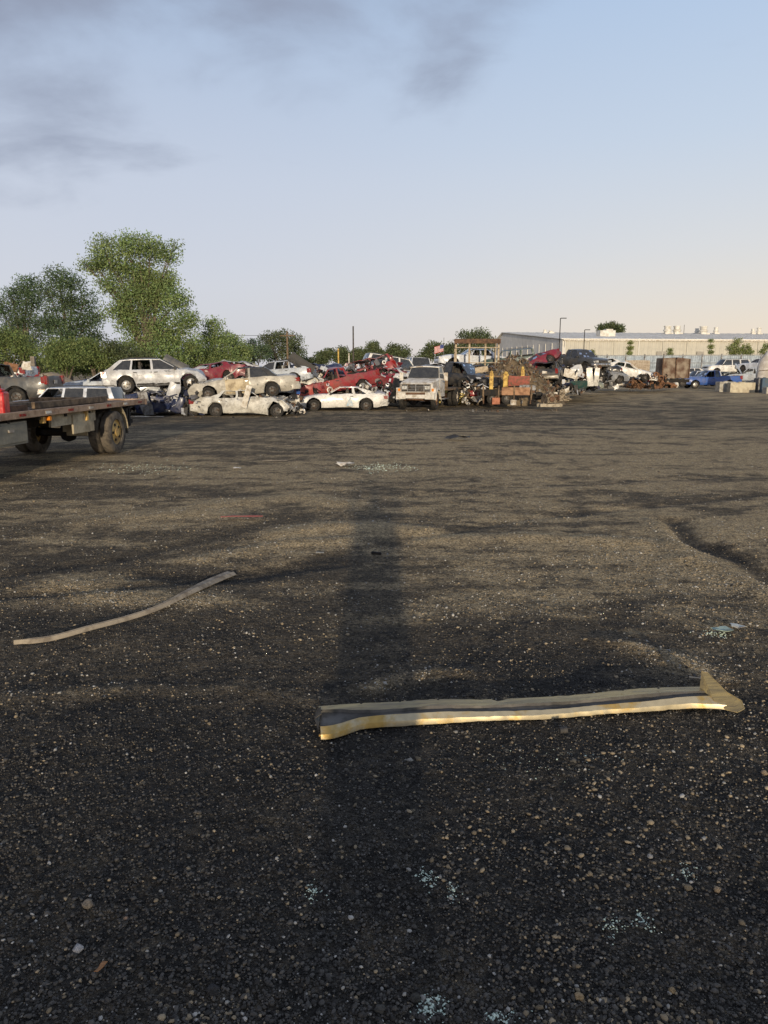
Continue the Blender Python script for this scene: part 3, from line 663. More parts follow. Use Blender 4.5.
# middle
V('white coupe at ground level with a pale blue triangle on its door', 'coupe', 342, 410.5, 41, 184, C_WHITE, 'coupe', seed=18, crush=.86, nowin=ALLN, noscreen=('f', 'r'), dent=.02)
V('red extended cab pickup with its nose down on the white coupe', 'pickup', 335, 396.5, 43.5, 205, C_RED, 'pickup truck', seed=19, pitch=-9, nowin=ALLN, noscreen=('f', 'r'), dent=.03, hood='open', hoodcol=PLAST, nose=.3, scale=.93, rim=ALLOY, doorcol={(0, 1): C_ORED})
V('faded red crushed van lying on the pile behind the red pickup', 'van', 361, 388, 47, 172, C_RED, 'van', seed=20, pitch=-13, nowin=ALLN, noscreen=('f', 'r'), crush=.7, dent=.06, roll=4)
V('red crumpled car end standing beside the silver wreck', 'coupe', 376, 390, 45, 200, C_MAROON, seed=21, pitch=-4, crush=.5, nowin=ALLN, noscreen=('f', 'r'), dent=.06)
V('white suv with tinted side windows on the middle pile top', 'suv', 396, 384, 50, 15, C_WHITE, 'suv', seed=22, pitch=-9, scale=.9, noscreen=('f',), nose=.5)
V('silver wreck with wheel turned out beside the white coupe', 'sedan', 389, 405, 44.5, 200, C_WBLUE, seed=23, crush=.5, nowin=ALLN, noscreen=('f', 'r'), dent=.05, scale=.9)
V('dark grey wreck under the red pickup', 'sedan', 330, 407, 44.5, 180, C_DGREY, seed=24, crush=.35, nowin=ALLN, noscreen=('f', 'r'))
V('green wreck between tan sedan tail and red pickup nose', 'sedan', 306, 398, 45, 178, C_GREEN, seed=25, crush=.4, nowin=ALLN, noscreen=('f', 'r'), dent=.05, hood='open', hoodcol=PLAST)
V('white van seen from behind above the old white truck', 'van', 414, 379, 55, 100, C_WBLUE, 'van', seed=26, scale=.85, roll=3)
V('dark crushed car heap base behind the old white truck', 'sedan', 412, 396, 52, 150, C_BLACK, seed=27, crush=.5, nowin=ALLN, nose=.8, dent=.06)
V('grey green wreck leaning behind the old white truck', 'sedan', 425, 385, 49, 160, C_DGREY, seed=28, crush=.6, nowin=ALLN, noscreen=('f', 'r'), roll=8, dent=.06)
V('black pickup raised on wrecks with its dark fender over a big tyre', 'pickup', 457, 391, 47, -32, C_BLACK, 'pickup truck', seed=29, pitch=-5, nowin=((0, -1),), dent=.02, nose=.3, bumper=PLAST)
V('yellow crushed car low behind the truck rear wheels', 'sedan', 459, 406, 47.5, 12, C_YELL, seed=30, crush=.3, nowin=ALLN, noscreen=('f', 'r'), dent=.05, tail=.6, nose=.5, scale=.85)
V('white car roof showing under the rusty shelter frame', 'sedan', 472, 369, 56, 188, C_WBLUE, seed=31, pitch=3, dent=.03, nowin=ALLN)
# right of the dirt heap
V('dark green suv shell on top of the dirt heap', 'suv', 509, 369, 55, 172, C_GREEN, 'suv', seed=32, pitch=-5, nowin=ALLN, noscreen=('f', 'r'), crush=1., scale=.72, roll=-5)
V('maroon car tipped up with its tail in the air', 'coupe', 536, 374, 50, 203, C_MAROON, seed=33, pitch=-24, roll=30, scale=.84, crush=.8, noscreen=('r',), dent=.03, rim=STEELR)
V('black suv tail with white licence plate below the tipped maroon car', 'suv', 548, 385, 50, 72, C_BLACK, 'suv', seed=34, crush=.6, nowin=ALLN, noscreen=('f', 'r'), bumper=paint('beige_bumper', (.42, .38, .30), .3), scale=.9)
V('long dark car on the pile top left of the grey pickup', 'sedan', 560, 369, 57, 5, C_BLACK, scale=.85, seed=35, crush=.45, nowin=ALLN, noscreen=('f', 'r'), dent=.04)
V('dark grey pickup cab on top of the right pile', 'pickup', 578, 371, 56, -62, C_DGREY, 'pickup truck', seed=36, pitch=-3, dent=.03, scale=.9)
V('black wreck on its wheels under the dark grey pickup cab', 'sedan', 578, 383, 56, -20, C_BLACK, seed=37, crush=.4, nowin=ALLN, noscreen=('f', 'r'), dent=.08, nose=1, hood='missing')
V('crumpled silver front end low in the right pile', 'sedan', 556, 391, 54, -50, C_GREY, seed=38, crush=.4, nowin=ALLN, noscreen=('f', 'r'), dent=.09, nose=1, hood='missing', scale=.85)
V('dark crushed car at the right end of the pile', 'sedan', 588, 378, 60, 60, C_BLACK, seed=39, crush=.5, nowin=ALLN, dent=.06)
V('green grey flattened wreck low at the foot of the right pile', 'sedan', 572, 391, 52, 6, paint('sage_paint', (.22, .24, .19), .3), seed=40, crush=.25, nowin=ALLN, noscreen=('f', 'r'), dent=.07, scale=.75)
# far right
V('white sedan nose down on the wreck row in front of the fence', 'sedan', 625, 378, 66, -14, C_WHITE, seed=41, pitch=-11, nowin=((1, -1), (0, -1)), noscreen=('f',), hood='shut', scale=.95, crush=.8)
V('white car tail behind the nose down white sedan', 'sedan', 600, 373, 72, 185, C_WHITE, seed=42, crush=.7, nowin=ALLN)
V('silver grey crushed wreck beneath the nose down white sedan', 'sedan', 620, 388, 69, 175, C_GREY, seed=43, crush=.3, nowin=ALLN, noscreen=('f', 'r'), dent=.08, nose=.6, hood='missing', scale=.9)
V('burnt rusty brown car shell left of the scrap bin', 'sedan', 648, 390, 69, -5, RUSTO, seed=44, crush=.75, nowin=ALLN, noscreen=('f', 'r'), dent=.06, hood='missing', nodoor=((0, -1), (1, -1)), nowheel=((0, -1), (1, -1), (0, 1), (1, 1)), scale=.85, gone=('roof',))
V('blue pickup facing left beside the concrete blocks', 'pickup', 709, 388.5, 79, 182, C_BLUE, 'pickup truck', seed=45, scale=1.06, dent=.015, nowin=((0, 1),), rim=ALLOY, bumper=C_BLUE)
V('small white suv just behind the blue pickup hood', 'suv', 698, 386, 85, 184, C_WBLUE, 'suv', seed=46, scale=.88, dent=.005)
V('long white suv parked higher behind the blue pickup bed', 'suv', 726, 375, 93, 184, C_WHITE, 'suv', seed=47, dent=.005, scale=1.0)
V('dark car body propping up the long white suv', 'sedan', 727, 383, 92, 184, C_DGREY, seed=471, crush=.4, nowin=ALLN)
V('silver pickup with raised hood right of the long white suv', 'pickup', 752, 384, 84, 150, C_LSILV, 'pickup truck', seed=48, hood='open', nose=.3, nowin=ALLN)
V('pale silver sedan perched on the silver pickup', 'sedan', 760, 371, 90, 120, C_WBLUE, seed=49, dent=.02)
V('white car low behind the fence gap left of the long white suv', 'sedan', 688, 380, 92, 183, C_WHITE, seed=50, dent=.01)
V('pale grey wreck between the silver crossover nose and the tan sedan', 'sedan', 232, 383, 45, 176, C_SILVER, seed=71, crush=.5, nowin=ALLN, noscreen=('f', 'r'), dent=.05)
V('dark blue crushed wreck behind the beige wreck', 'sedan', 300, 384, 46, 184, C_NAVY, seed=72, crush=.45, nowin=ALLN, noscreen=('f', 'r'), dent=.06, pitch=-4)
V('silver white crumpled wreck lying over the maroon car end', 'sedan', 388, 389, 45.5, 165, C_SILVER, seed=73, crush=.5, nowin=ALLN, noscreen=('f', 'r'), dent=.08, pitch=-6, scale=.9, nose=.8)
V('dark crushed suv low between the black pickup and the shelter frame', 'suv', 484, 384, 50, 15, C_BLACK, 'suv', seed=74, crush=.4, nowin=ALLN, noscreen=('f', 'r'), dent=.08, scale=.8)
V('grey crushed wreck at the right end behind the upright tyre', 'sedan', 595, 384, 61, 20, C_GREY, seed=75, crush=.5, nowin=ALLN, noscreen=('f', 'r'), dent=.08)
V('black crushed wreck stacked on the grey wreck behind the upright tyre', 'sedan', 592, 377, 62, 170, C_BLACK, seed=76, crush=.5, nowin=ALLN, noscreen=('f', 'r'), dent=.07, scale=.85)
V('dark blue wreck squeezed under the tipped maroon car', 'sedan', 534, 381, 52, 190, C_NAVY, seed=77, crush=.5, nowin=ALLN, noscreen=('f', 'r'), dent=.07, scale=.8)
# added unseen vehicle behind the viewer, put there to shade the near gravel
vehicle('shade_van', 'large grey van added unseen behind the viewer to shade the near gravel', 'van', 'van', (-.75, -14.4, 0), 180, col=C_GREY, seed=60, dent=.0, scale=1.28)

# ------------------------------------------------------------ small things on the piles
def thing_mesh(mb, name, mats, label, cat, loc=(0, 0, 0), rot=(0, 0, 0), group=None, kind=None, bevel=0, warp=None, ang=38):
    o = mb.build(name, mats, None, warp, ang, bevel); o.location = loc; o.rotation_euler = rot; return tag(o, label, cat, group, kind)
def crumple(m, a, s=3., sd=1.):
    m.v = [tuple(Vector(v) + noise.noise_vector(Vector(v) * s + Vector((sd * 5, sd, 0))) * a) for v in m.v]; return m
def sheet(w, h, n=6, curl=.0, a=.04, sd=1., th=.012):
    rows = [[Vector((x * w, curl * (z * z * 4 - .5 * x), (z + .5) * h)) for x in np.linspace(-.5, .5, n)] for z in np.linspace(-.5, .5, n)]
    return crumple(MB().grid(rows, thick=(0, th, 0)), a, 3. / max(w, h), sd)
def panel(label, px, py, Yd, w, h, mat, rot, cat='panel', name='bent_panel', a=.05, sd=1.): thing_mesh(sheet(w, h, 7, .05, a, sd), name, mat, label, cat, at(px, py, Yd), [R_(r) for r in rot], group='loose car panels among the wrecks')
panel('white bent panel leaning on the side of the cream sedan', 243.5, 408, 35.0, .26, 1.05, WHITEP, (8, 17, 4), sd=2, a=.015)
panel('grey crumpled door standing against the navy wreck', 149.5, 416, 35.2, .50, 1.15, GREYM, (6, -14, 10), a=.12, sd=3)
panel('silver torn fender hanging in front of the navy wreck', 171, 402, 35.6, .5, .9, C_SILVER, (5, 18, 0), a=.12, sd=4)
panel('pale strip of trim on the ground before the navy wreck', 145, 417.5, 35.0, 1.7, .07, WHITEP, (80, 0, 3), sd=5, a=.01)
panel('dark raised tailgate of the pale hatchback on the back pile', 299, 368, 42.0, 1.5, .55, PLAST, (0, 33, 0), sd=6, a=.02)
panel('raised dark hood above the silver white crossover', 172, 370.5, 37.5, 1.3, .6, C_DGREY, (-10, 28, 0), sd=7, a=.03)
panel('blue plastic piece wedged behind the tan sedan bumper', 298, 394, 37.5, .20, .55, C_BLUE, (0, 0, 0), sd=8, a=.03)
panel('orange red fender in front of the red pickup nose', 306, 398, 41.5, .9, .6, C_ORED, (5, -8, 0), sd=9, a=.08)
panel('black bent sheet standing left of the old white truck', 395, 398, 42.5, .6, 1.1, C_BLACK, (0, 10, 20), sd=10, a=.12)
panel('pale headlamp panel stuck on the black pickup nose', 482, 372.5, 44.5, .75, .32, WOODP, (0, -8, 10), sd=11, a=.02)
panel('white and red crumpled bumper beside the yellow car', 475, 402, 45, .5, .6, WHITEP, (10, 20, 0), sd=12, a=.12)
panel('red piece of bodywork beside the yellow car', 473.5, 396, 44.8, .45, .3, C_RED, (0, 0, 0), sd=13, a=.06)
panel('cream fender upright at the right pile foot', 590.5, 386, 50, .40, 1.15, C_CREAM, (0, -6, 0), sd=14, a=.06)
panel('cream fender upright beside a tall dark tyre', 595.5, 386.5, 50, .30, 1.20, C_CREAM, (4, 4, 0), sd=15, a=.06)
panel('white bent bumper low in the right pile', 570, 378, 50, .9, .5, WHITEP, (0, 15, 0), sd=16, a=.1)
panel('silver bent fender in the middle of the right pile', 580, 378, 50.2, .7, .9, C_SILVER, (0, -20, 0), sd=17, a=.12)
panel('white torn bumper cover on the ground beside the engine', 562, 396, 46, 1.1, .35, WHITEP, (20, -20, 10), sd=18, a=.1)
panel('sage green panel low at the foot of the right pile', 578, 389, 48.5, 1.1, .5, C_GREEN, (25, 0, 0), sd=19, a=.08)
panel('bent silver fender standing at the left foot of the wreck row', 615, 388, 62, .5, 1.0, C_SILVER, (0, 12, 0), sd=20, a=.12)
panel('white crumpled door standing beside the bent silver fender', 619, 386, 62.5, .6, .8, WHITEP, (0, -22, 0), sd=21, a=.15)
panel('rust brown hood leaning on the burnt shell', 636, 388, 66, .9, .7, RUST, (0, 18, 0), sd=22, a=.1)
panel('beige sheet panel behind the nose down white sedan', 637, 372, 74, 2.4, 1.1, surf('beige_sheet', (.40, .34, .26), (.28, .22, .16)), (0, 0, 0), sd=23, a=.04)
panel('red bent panel on the dirt heap beside the yellow post', 519, 386, 43.6, 1.2, .55, surf('rusty_red_sheet', (.30, .085, .06), (.17, .09, .06), rough=.75), (0, 0, 0), sd=24, a=.05)
panel('grey slatted crate side right of the red panel', 527.5, 394, 43.2, .9, .5, GREYM, (0, 0, 0), sd=25, a=.03)
panel('rusty orange scrap box on the white pickup at far left', 10, 372, 37, .65, .42, RUSTO, (0, 10, 0), sd=26, a=.05)
panel('white scrap sheet on the white pickup at far left', 27, 370, 37, .45, .40, WHITEP, (0, 0, 0), sd=27, a=.07)
# random bits packed between the stacked wrecks
def bits(label, boxes, n, mats, sd, smin=.08, smax=.5, cat='scrap'):
    rnd = random.Random(sd); m = MB()
    for _ in range(n):
        x0, y0, x1, y1, d0, d1 = rnd.choice(boxes); Yd = rnd.uniform(d0, d1); c_ = at(rnd.uniform(x0, x1), rnd.uniform(y0, y1), Yd)
        s = rnd.uniform(smin, smax); r = [rnd.uniform(-1.5, 1.5) for _ in range(3)]; mi = rnd.randrange(len(mats)); k = rnd.random()
        if k < .35: m.box(c_, (s, s * rnd.uniform(.3, .8), s * .08), r, mi)
        elif k < .65: m.tube(c_, c_ + Vector((rnd.uniform(-1, 1), rnd.uniform(-1, 1), rnd.uniform(-.6, .6))) * s * 1.3, s * .06, n=6, mi=mi)
        elif k < .85: m.box(c_, (s * .5, s * .4, s * .35), r, mi, .7)
        else: m.lathe([(s * .2, -.05), (s * .35, -.05), (s * .38, .05), (s * .2, .05)], c_, 'y', 10, mi)
    crumple(m, .03, 4, sd); thing_mesh(m, 'scrap_bits', mats, label, cat, kind='stuff', ang=25)
C_DK2 = C_BLACK
BM = [GREYM, DARK, PLAST, RUST, WHITEP, C_SILVER, TYRE]
bits('torn metal bits among the navy wrecks', [(132, 392, 200, 413, 35.2, 37)], 170, [GREYM, DARK, C_NAVY, PLAST, C_SILVER, C_NAVY], 3, .1, .5)
bits('broken parts between the tan and cream sedans', [(185, 382, 202, 402, 35.5, 37), (286, 396, 304, 414, 35.6, 37), (205, 396, 292, 403, 35.8, 37.4)], 190, BM, 4, .08, .35)
bits('broken parts among the red and silver wrecks', [(370, 380, 402, 402, 42, 46), (300, 380, 330, 398, 41.5, 45), (345, 362, 400, 378, 44, 47), (360, 384, 400, 402, 42, 44), (290, 366, 330, 384, 42, 45)], 420, [C_MAROON, GREYM, DARK, WHITEP, C_SILVER, PLAST, DARK, C_WBLUE], 5, .1, .5)
bits('scrap between the black pickup and the dirt heap', [(462, 378, 490, 404, 43.5, 46.5)], 130, [GREYM, DARK, WHITEP, RUST, WOODM, C_SILVER], 6, .08, .45)
bits('tangled parts of the right pile', [(552, 366, 600, 388, 50, 54), (545, 384, 585, 392, 48, 51)], 330, [DARK, PLAST, GREYM, WHITEP, DARK, C_SILVER, RUST, C_NAVY], 7, .1, .6)
bits('rusty tangle beside the burnt shell', [(628, 374, 668, 388, 64, 68)], 130, [RUST, RUSTO, DARK, RUSTO], 8, .1, .6)
bits('scrap heaped in the beds of the far left pickups', [(0, 373, 30, 377, 34, 36), (10, 374, 45, 379, 32.6, 33.4)], 50, [RUST, WHITEP, GREYM, C_RED], 9, .08, .3)
bits('small litter at the foot of the row', [(130, 417, 300, 419, 34, 35), (400, 410, 560, 411, 38, 39), (600, 388, 660, 390, 62, 66)], 90, [GREYM, WHITEP, RUST, DARK, WOODM], 10, .04, .16)

# triangle sign on the coupe door
g = MB(); c0 = at(350, 404, 39.98); g.prism([c0 + Vector(v) for v in ((-.20, 0, -.10), (.17, 0, -.10), (.02, 0, .42))], (0, .02, 0))
thing_mesh(g, 'triangle_panel', surf('pale_blue_panel', (.36, .47, .55), (.55, .58, .58)), 'pale blue triangular panel standing against the white coupe door', 'panel')

# ------------------------------------------------------------ old white medium-duty truck
def white_truck():
    p0 = at(421, 408.5, 40.6); h = -90 - 18
    root = empty('old_truck', (p0.x, p0.y, p0.z), (0, 0, R_(h)), label='old white cab truck with dented bumper facing the viewer', cat='truck')
    WT = surf('truck_white', (.64, .62, .57), (.38, .33, .26), rough=.45, scale=2.5, coat=.2, bump=.2, bscale=4)
    # local +x forward; cab
    m = MB()
    hw = .88
    prof = [(.95, .62), (1.02, .80), (1.0, 1.32), (.90, 1.40), (-.30, 1.56), (-.42, 1.60), (-1.55, 1.60), (-1.55, .60)]
    def loft(ws): return [[Vector((x - (0.05 if abs(w) > .95 else 0), w * hw, z - (.06 if abs(w) > .95 and z > 1.3 else 0))) for x, z in prof] for w in ws]
    rows = loft((-1.0, -.93, -.5, 0, .5, .93, 1.0)); g = MB().grid(rows)
    g.add([rows[0][i] for i in range(8)], [tuple(range(8))]); g.add([rows[-1][i] for i in range(8)], [tuple(range(8))]); crumple(g, .012, 2)
    g.build('cab_body', WT, root)
    # fenders flared
    for s in (-1, 1):
        f = MB(); rr = []
        for k in range(11):
            a = math.pi * (k / 10) * 1.02; x = .42 + .56 * math.cos(a); z = .50 + .62 * math.sin(a); rr.append([Vector((x, s * .86, z + .06)), Vector((x, s * 1.02, z + .03)), Vector((x, s * 1.07, z - .05)), Vector((x, s * 1.06, z - .12))])
        f.grid(rr); f.box((.95, s * .96, .80), (.16, .20, .62)); crumple(f, .02, 3, s); f.build('fender', WT, root)
        # door with window
        d = MB().prism([(-.42, s * .895, .70), (-1.35, s * .895, .70), (-1.35, s * .895, 1.56), (-.42, s * .895, 1.56)], (0, s * .02, 0)); do = d.build('door', WT, root); MB().box((-1.2, s * .925, 1.35), (.16, .03, .04)).build('door_handle', CHROME, do)
        mm = MB().box((-.45, s * 1.22, 1.66), (.06, .20, .42)); mm.tube((-.45, s * .88, 1.50), (-.45, s * 1.18, 1.50), .015); mm.tube((-.45, s * .88, 1.84), (-.45, s * 1.18, 1.84), .015); mm.build('mirror', WHITEP, root, bevel=.015)
        MB().box((-.95, s * 1.02, .50), (.95, .26, .05)).build('running_board', GREYM, root)
        for a_, b_ in (((-.40, 1.58), (-.78, 2.18)), ((-1.48, 1.58), (-1.50, 2.18))):
            q_ = MB().prism([(a_[0], s * .88, a_[1]), (a_[0] - .07, s * .88, a_[1]), (b_[0] - .07, s * .76, b_[1]), (b_[0], s * .76, b_[1])], (0, -s * .05, 0)); q_.build('pillar', WT, root)
        MB().prism([(-.48, s * .868, 1.60), (-1.46, s * .868, 1.60), (-1.48, s * .752, 2.16), (-.84, s * .752, 2.16)], (0, -s * .006, 0)).build('window', GLASS, root)
    rr = [[Vector((x, y_, 2.19 + .05 * (1 - (y_ / .8) ** 2) - .03 * (1 if x in (-.70, -1.62) else 0))) for y_ in (-.8, -.7, -.35, 0, .35, .7, .8)] for x in (-.70, -.85, -1.2, -1.5, -1.62)]
    MB().grid(rr, thick=(0, 0, -.05)).build('roof', WT, root)
    MB().grid([[Vector((-.40 - .37 * f + .06 * math.sin(math.pi * (w + 1) / 2), w * (.85 - .11 * f), 1.60 + .57 * f)) for w in np.linspace(-1, 1, 7)] for f in (0, .5, 1)], thick=(-.008, 0, 0)).build('windshield', GLASS, root)
    MB().prism([(-1.5, -.8, 1.62), (-1.5, .8, 1.62), (-1.52, .7, 2.12), (-1.52, -.7, 2.12)], (-.01, 0, 0)).build('rear_window', GLASS, root)
    MB().box((-1.0, 0, 1.35), (.5, 1.5, .4)).box((-1.25, 0, 1.6), (.14, 1.5, .5)).build('seats', INTER, root)
    # grille: chrome surround, bars, twin headlights
    g = MB().box((1.0, 0, 1.10), (.08, 1.56, .40), mi=0)
    for z in (.92, 1.00, 1.10, 1.19, 1.28): g.box((1.055, 0, z), (.04, 1.56, .022), mi=1)
    for y_ in (-.77, -.44, 0, .44, .77): g.box((1.06, y_, 1.10), (.045, .025, .38), mi=1)
    g.build('grille', [DARK, CHROME], root)
    for s in (-1, 1):
        MB().box((1.06, s * .61, 1.12), (.05, .26, .18)).build('headlight', CLEARL, root, bevel=.01); MB().box((1.03, s * .90, 1.0), (.05, .10, .14)).build('marker_light', AMBER, root)
    b = MB()
    b.box((1.14, 0, .66), (.10, 1.10, .20), mi=0)
    for s in (-1, 1): b.box((1.10, s * .78, .70), (.20, .50, .36), (0, 0, -s * .12), 0)
    b.box((1.20, 0, .52), (.06, .9, .05), mi=1); crumple(b, .03, 3); b.build('bumper', [WT, RUST], root, bevel=.012)
    MB().box((.98, 0, .80), (.10, 1.3, .14)).build('front_valance', RUST, root)
    fr = MB()
    for s in (-1, 1): fr.box((-2.2, s * .42, .62), (6.2, .10, .20))
    for x in (-1.8, -3.0, -4.2, -5.1): fr.box((x, 0, .62), (.08, .8, .14))
    fr.tube((-4.1, -.9, .50), (-4.1, .9, .50), .09); fr.tube((.42, -.8, .48), (.42, .8, .48), .07); fr.box((-2.3, -.70, .62), (.9, .4, .42)); fr.build('frame', RUST, root)
    for s in (-1, 1):
        wheel(root, (.42, s * .86, .47), .47, .24, s, surf('rusty_rim', (.35, .20, .10), (.16, .08, .04), scale=6), name='front_wheel')
        for off in (.66, .95): wheel(root, (-4.1, s * off, .50), .50, .24, s, surf('pale_rim', (.72, .66, .54), (.45, .36, .25), scale=6), name='rear_wheel')
    fb = MB().box((-3.7, 0, .95), (3.4, 2.0, .10)).box((-2.05, 0, 1.4), (.08, 1.9, .9)); fb.build('flat_bed', WOODM, root)
white_truck()

# ------------------------------------------------------------ flatbed tow truck at the left
def flatbed():
    root = empty('flatbed_truck', (-6.36, 18.3, 0), (0, 0, R_(-93.5)), label='rusty flatbed truck deck with yellow rims cut by the left edge', cat='truck')
    # local +x forward (towards viewer), y: left of truck is +y. right side of picture = truck local +y
    DK = surf('flatbed_steel', (.20, .15, .11), (.34, .22, .14), rough=.75, scale=3, bump=.4); MUD = surf('muddy_grey_steel', (.40, .345, .24), (.25, .21, .145), rough=.8, scale=3, bump=.4)
    RAILB = surf('red_brown_rail', (.38, .265, .18), (.26, .17, .11), rough=.7, scale=4, bump=.4)
    global TYRE; T0 = TYRE; TYRE = surf('dusty_tyre', (.13, .11, .085), (.06, .052, .043), rough=.9, scale=6, bump=.4); _wheel.clear()
    YR = surf('yellow_rim', (.58, .38, .12), (.34, .22, .09), rough=.55, scale=5)
    # deck: outer +y edge is at y=0 ; deck spans y -2.5..0, x -1.3..9
    for k in range(12): MB().box((3.6, -2.40 + k * .208, 1.165 + .004 * (k % 3)), (10.7, .196, .05)).build('deck_plank', WOODM if k % 2 else DK, root)
    for y_, nm in ((-.04, 'side_rail'), (-2.50, 'side_rail')): MB().box((3.6, y_, 1.17), (10.8, .09, .13)).build(nm, RAILB, root, bevel=.01)
    MB().box((-1.86, -1.27, 1.16), (.10, 2.56, .15)).build('end_rail', RAILB, root, bevel=.01)
    for k in range(8):
        c_ = -1.4 + k * .95; MB().box((c_, .012, 1.17), (.22, .008, .05)).build('reflector_tape', WHITEP if k % 2 else REDL, root)
    fr = MB()
    for y_ in (-.75, -1.75): fr.box((3.6, y_, .94), (9.6, .10, .24))
    for k in range(9): fr.box((-.9 + k * 1.1, -1.25, 1.08), (.08, 2.3, .10))
    fr.build('frame', DARK, root)
    sk = MB().box((2.05, -.16, .98), (1.9, .05, .26)).box((1.0, -.18, 1.0), (.10, .10, .28)); sk.build('side_skirt', MUD, root)
    MB().box((1.62, -.12, .84), (1.0, .04, .40), mi=0).build('front_mud_panel', MUD, root)
    # toolbox near the viewer
    tb = MB().box((4.6, -.38, .84), (1.25, .55, .42)).box((4.6, -.095, .84), (1.15, .02, .34)); tbo = tb.build('toolbox', surf('toolbox_steel', (.20, .19, .155), (.28, .26, .20), rough=.5, metal=.3, scale=3, bump=.2), root, bevel=.012)
    MB().box((4.6, -.07, .90), (.16, .03, .05)).build('latch', CHROME, tbo)
    # fender panels before and behind the wheel, with a muddy logo plate
    mf = MB().box((.83, -.66, .84), (.05, .62, .52)).box((.80, -.66, .56), (.03, .5, .14), (0, .2, 0)); fo = mf.build('mud_flap', MUD, root, bevel=.006)
    lg = MB()
    for i, (y_, z_, w_) in enumerate(((-.40, .88, .05), (-.33, .88, .05), (-.26, .88, .06), (-.18, .88, .05), (-.10, .89, .05), (-.02, .89, .06), (-.30, .78, .12), (-.14, .79, .14))): lg.box((.860, y_ - .46, z_), (.006, w_, .06 if i < 6 else .03))
    lg.build('flap_emblem', surf('flap_yellow', (.72, .56, .20), (.50, .40, .18)), fo)
    rr = []
    for k in range(9):
        a = math.pi * (.02 + .42 * k / 8); x = -(.62 * math.cos(a)) + .0; z = .52 + .62 * math.sin(a); rr.append([Vector((x, -.66, z)), Vector((x, -.02, z))])
    MB().grid(rr, thick=(0, 0, .015)).build('rear_fender', MUD, root)
    MB().box((-.66, -.34, .74), (.03, .60, .62)).build('mud_flap', PLAST, root)
    MB().box((-1.05, -.20, .86), (.10, .12, .55)).box((-1.2, -.6, .7), (.1, .9, .1)).build('tail_bracket', DARK, root)
    for y_ in (-.16, -.44, -2.02, -2.30): wheel(root, (0, y_ - .0, .51), .51, .25, 1 if y_ > -1.2 else -1, YR)
    MB().tube((0, -2.3, .51), (0, -.2, .51), .10).tube((0, -1.25, .51), (1.2, -1.25, .60), .06).lathe([(.02, -.2), (.2, -.12), (.24, 0), (.2, .12), (.02, .2)], (0, -1.25, .51), 'y', 14).build('axle', DARK, root)
    for x in (6.15, 3.3): MB().tube((x, -.10, 1.045), (x, .02, 1.045), .045).build('marker_light', AMBER, root)
    MB().box((3.4, -.10, 1.02), (.10, .08, .12)).box((1.5, -.10, 1.0), (.08, .08, .22)).build('strap_winch', YR, root)
    # cab outside the frame
    cb = MB().box((10.1, -1.25, 1.5), (1.7, 2.3, 1.6)).box((11.5, -1.25, 1.15), (1.5, 2.1, .9)).box((10.0, -1.25, 2.45), (1.3, 2.1, .5), None, 0, .85); cb.build('cab', C_WHITE, root, bevel=.06)
    for y_ in (-.2, -2.3): wheel(root, (11.2, y_, .50), .50, .26, 1 if y_ > -1.2 else -1, YR)
    # loose timbers and jug on the deck
    c_ = root.matrix_world
    base = Matrix.Translation((-6.36, 18.3, 0)) @ Matrix.Rotation(R_(-93.5), 4, 'Z')
    def on(x, y_, z): return base @ Vector((x, y_, z))
    def beam(x, y_, l, w, h, lab, mt, rz=0): thing_mesh(MB().box((0, 0, 0), (l, w, h)), 'timber_beam', mt, lab, 'timber', on(x, y_, 1.20 + h / 2 + .012), (0, 0, R_(-93.5) + rz), 'timbers lying on the flatbed deck', bevel=.008)
    beam(1.1, -.55, 3.6, .14, .13, 'long brown timber lying on the rear of the flatbed deck', WOODM, .03)
    beam(4.6, -.35, 1.9, .16, .12, 'short thick timber near the toolbox end of the flatbed deck', RUST, -.04)
    beam(3.3, -.95, 2.6, .12, .10, 'middle timber lying flat on the flatbed deck', WOODM, .05)
    beam(-.6, -1.5, .14, 1.9, .10, 'timber lying across the rear end of the flatbed deck', WOODM, .02)
    j = empty('fuel_jug', on(4.66, -.21, 1.205), (0, 0, .2), label='bright red plastic jug standing on the flatbed deck at the left edge', cat='jug')
    jm = MB().box((0, 0, .20), (.26, .36, .40)).box((0, 0, .43), (.20, .28, .06), None, 0, .8); jm.build('jug_body', surf('red_plastic', (.62, .02, .02), (.42, .015, .015), rough=.35, coat=.3), j, bevel=.03)
    MB().tube((0, -.10, .45), (0, -.10, .52), .035).build('cap', PLAST, j); MB().path([Vector((0, .14, .45)), Vector((0, .12, .52)), Vector((0, -.02, .52)), Vector((0, -.04, .45))], .015).build('handle', REDL, j)
flatbed(); TYRE = bpy.data.materials['tyre_rubber']; _wheel.clear()

# ------------------------------------------------------------ dirt heap, trailer, posts, shelter, engine
def mound(name, px, pyb, Yd, w, d, h, mat, label, cat, sd=1, rough=.35, n=44, skew=0):
    c0 = at(px, pyb, Yd); rows = []
    for j in range(n + 1):
        r_ = []
        for i in range(n + 1):
            a, b = i / n * 2 - 1, j / n * 2 - 1; rr = math.hypot(a + skew * (1 - abs(a)), b)
            hh = max(0, 1 - rr ** 1.5); q_ = Vector((a * w / 2, b * d / 2, 0)); nz = noise.fractal(q_ * .9 + Vector((sd * 9, 0, 0)), 1, 2, 5)
            r_.append(Vector((q_.x, q_.y, h * hh * (1 + rough * nz) + .12 * rough * noise.noise(q_ * 6) * (hh > 0) - .12)))
        rows.append(r_)
    o = thing_mesh(MB().grid(rows), name, mat, label, cat, (c0.x, c0.y, c0.z), ang=60); return c0
HEAPM = surf('scrap_dirt', (.19, .145, .09), (.09, .07, .045), rough=.95, scale=3.5, bump=1., bscale=9, spec=.15)
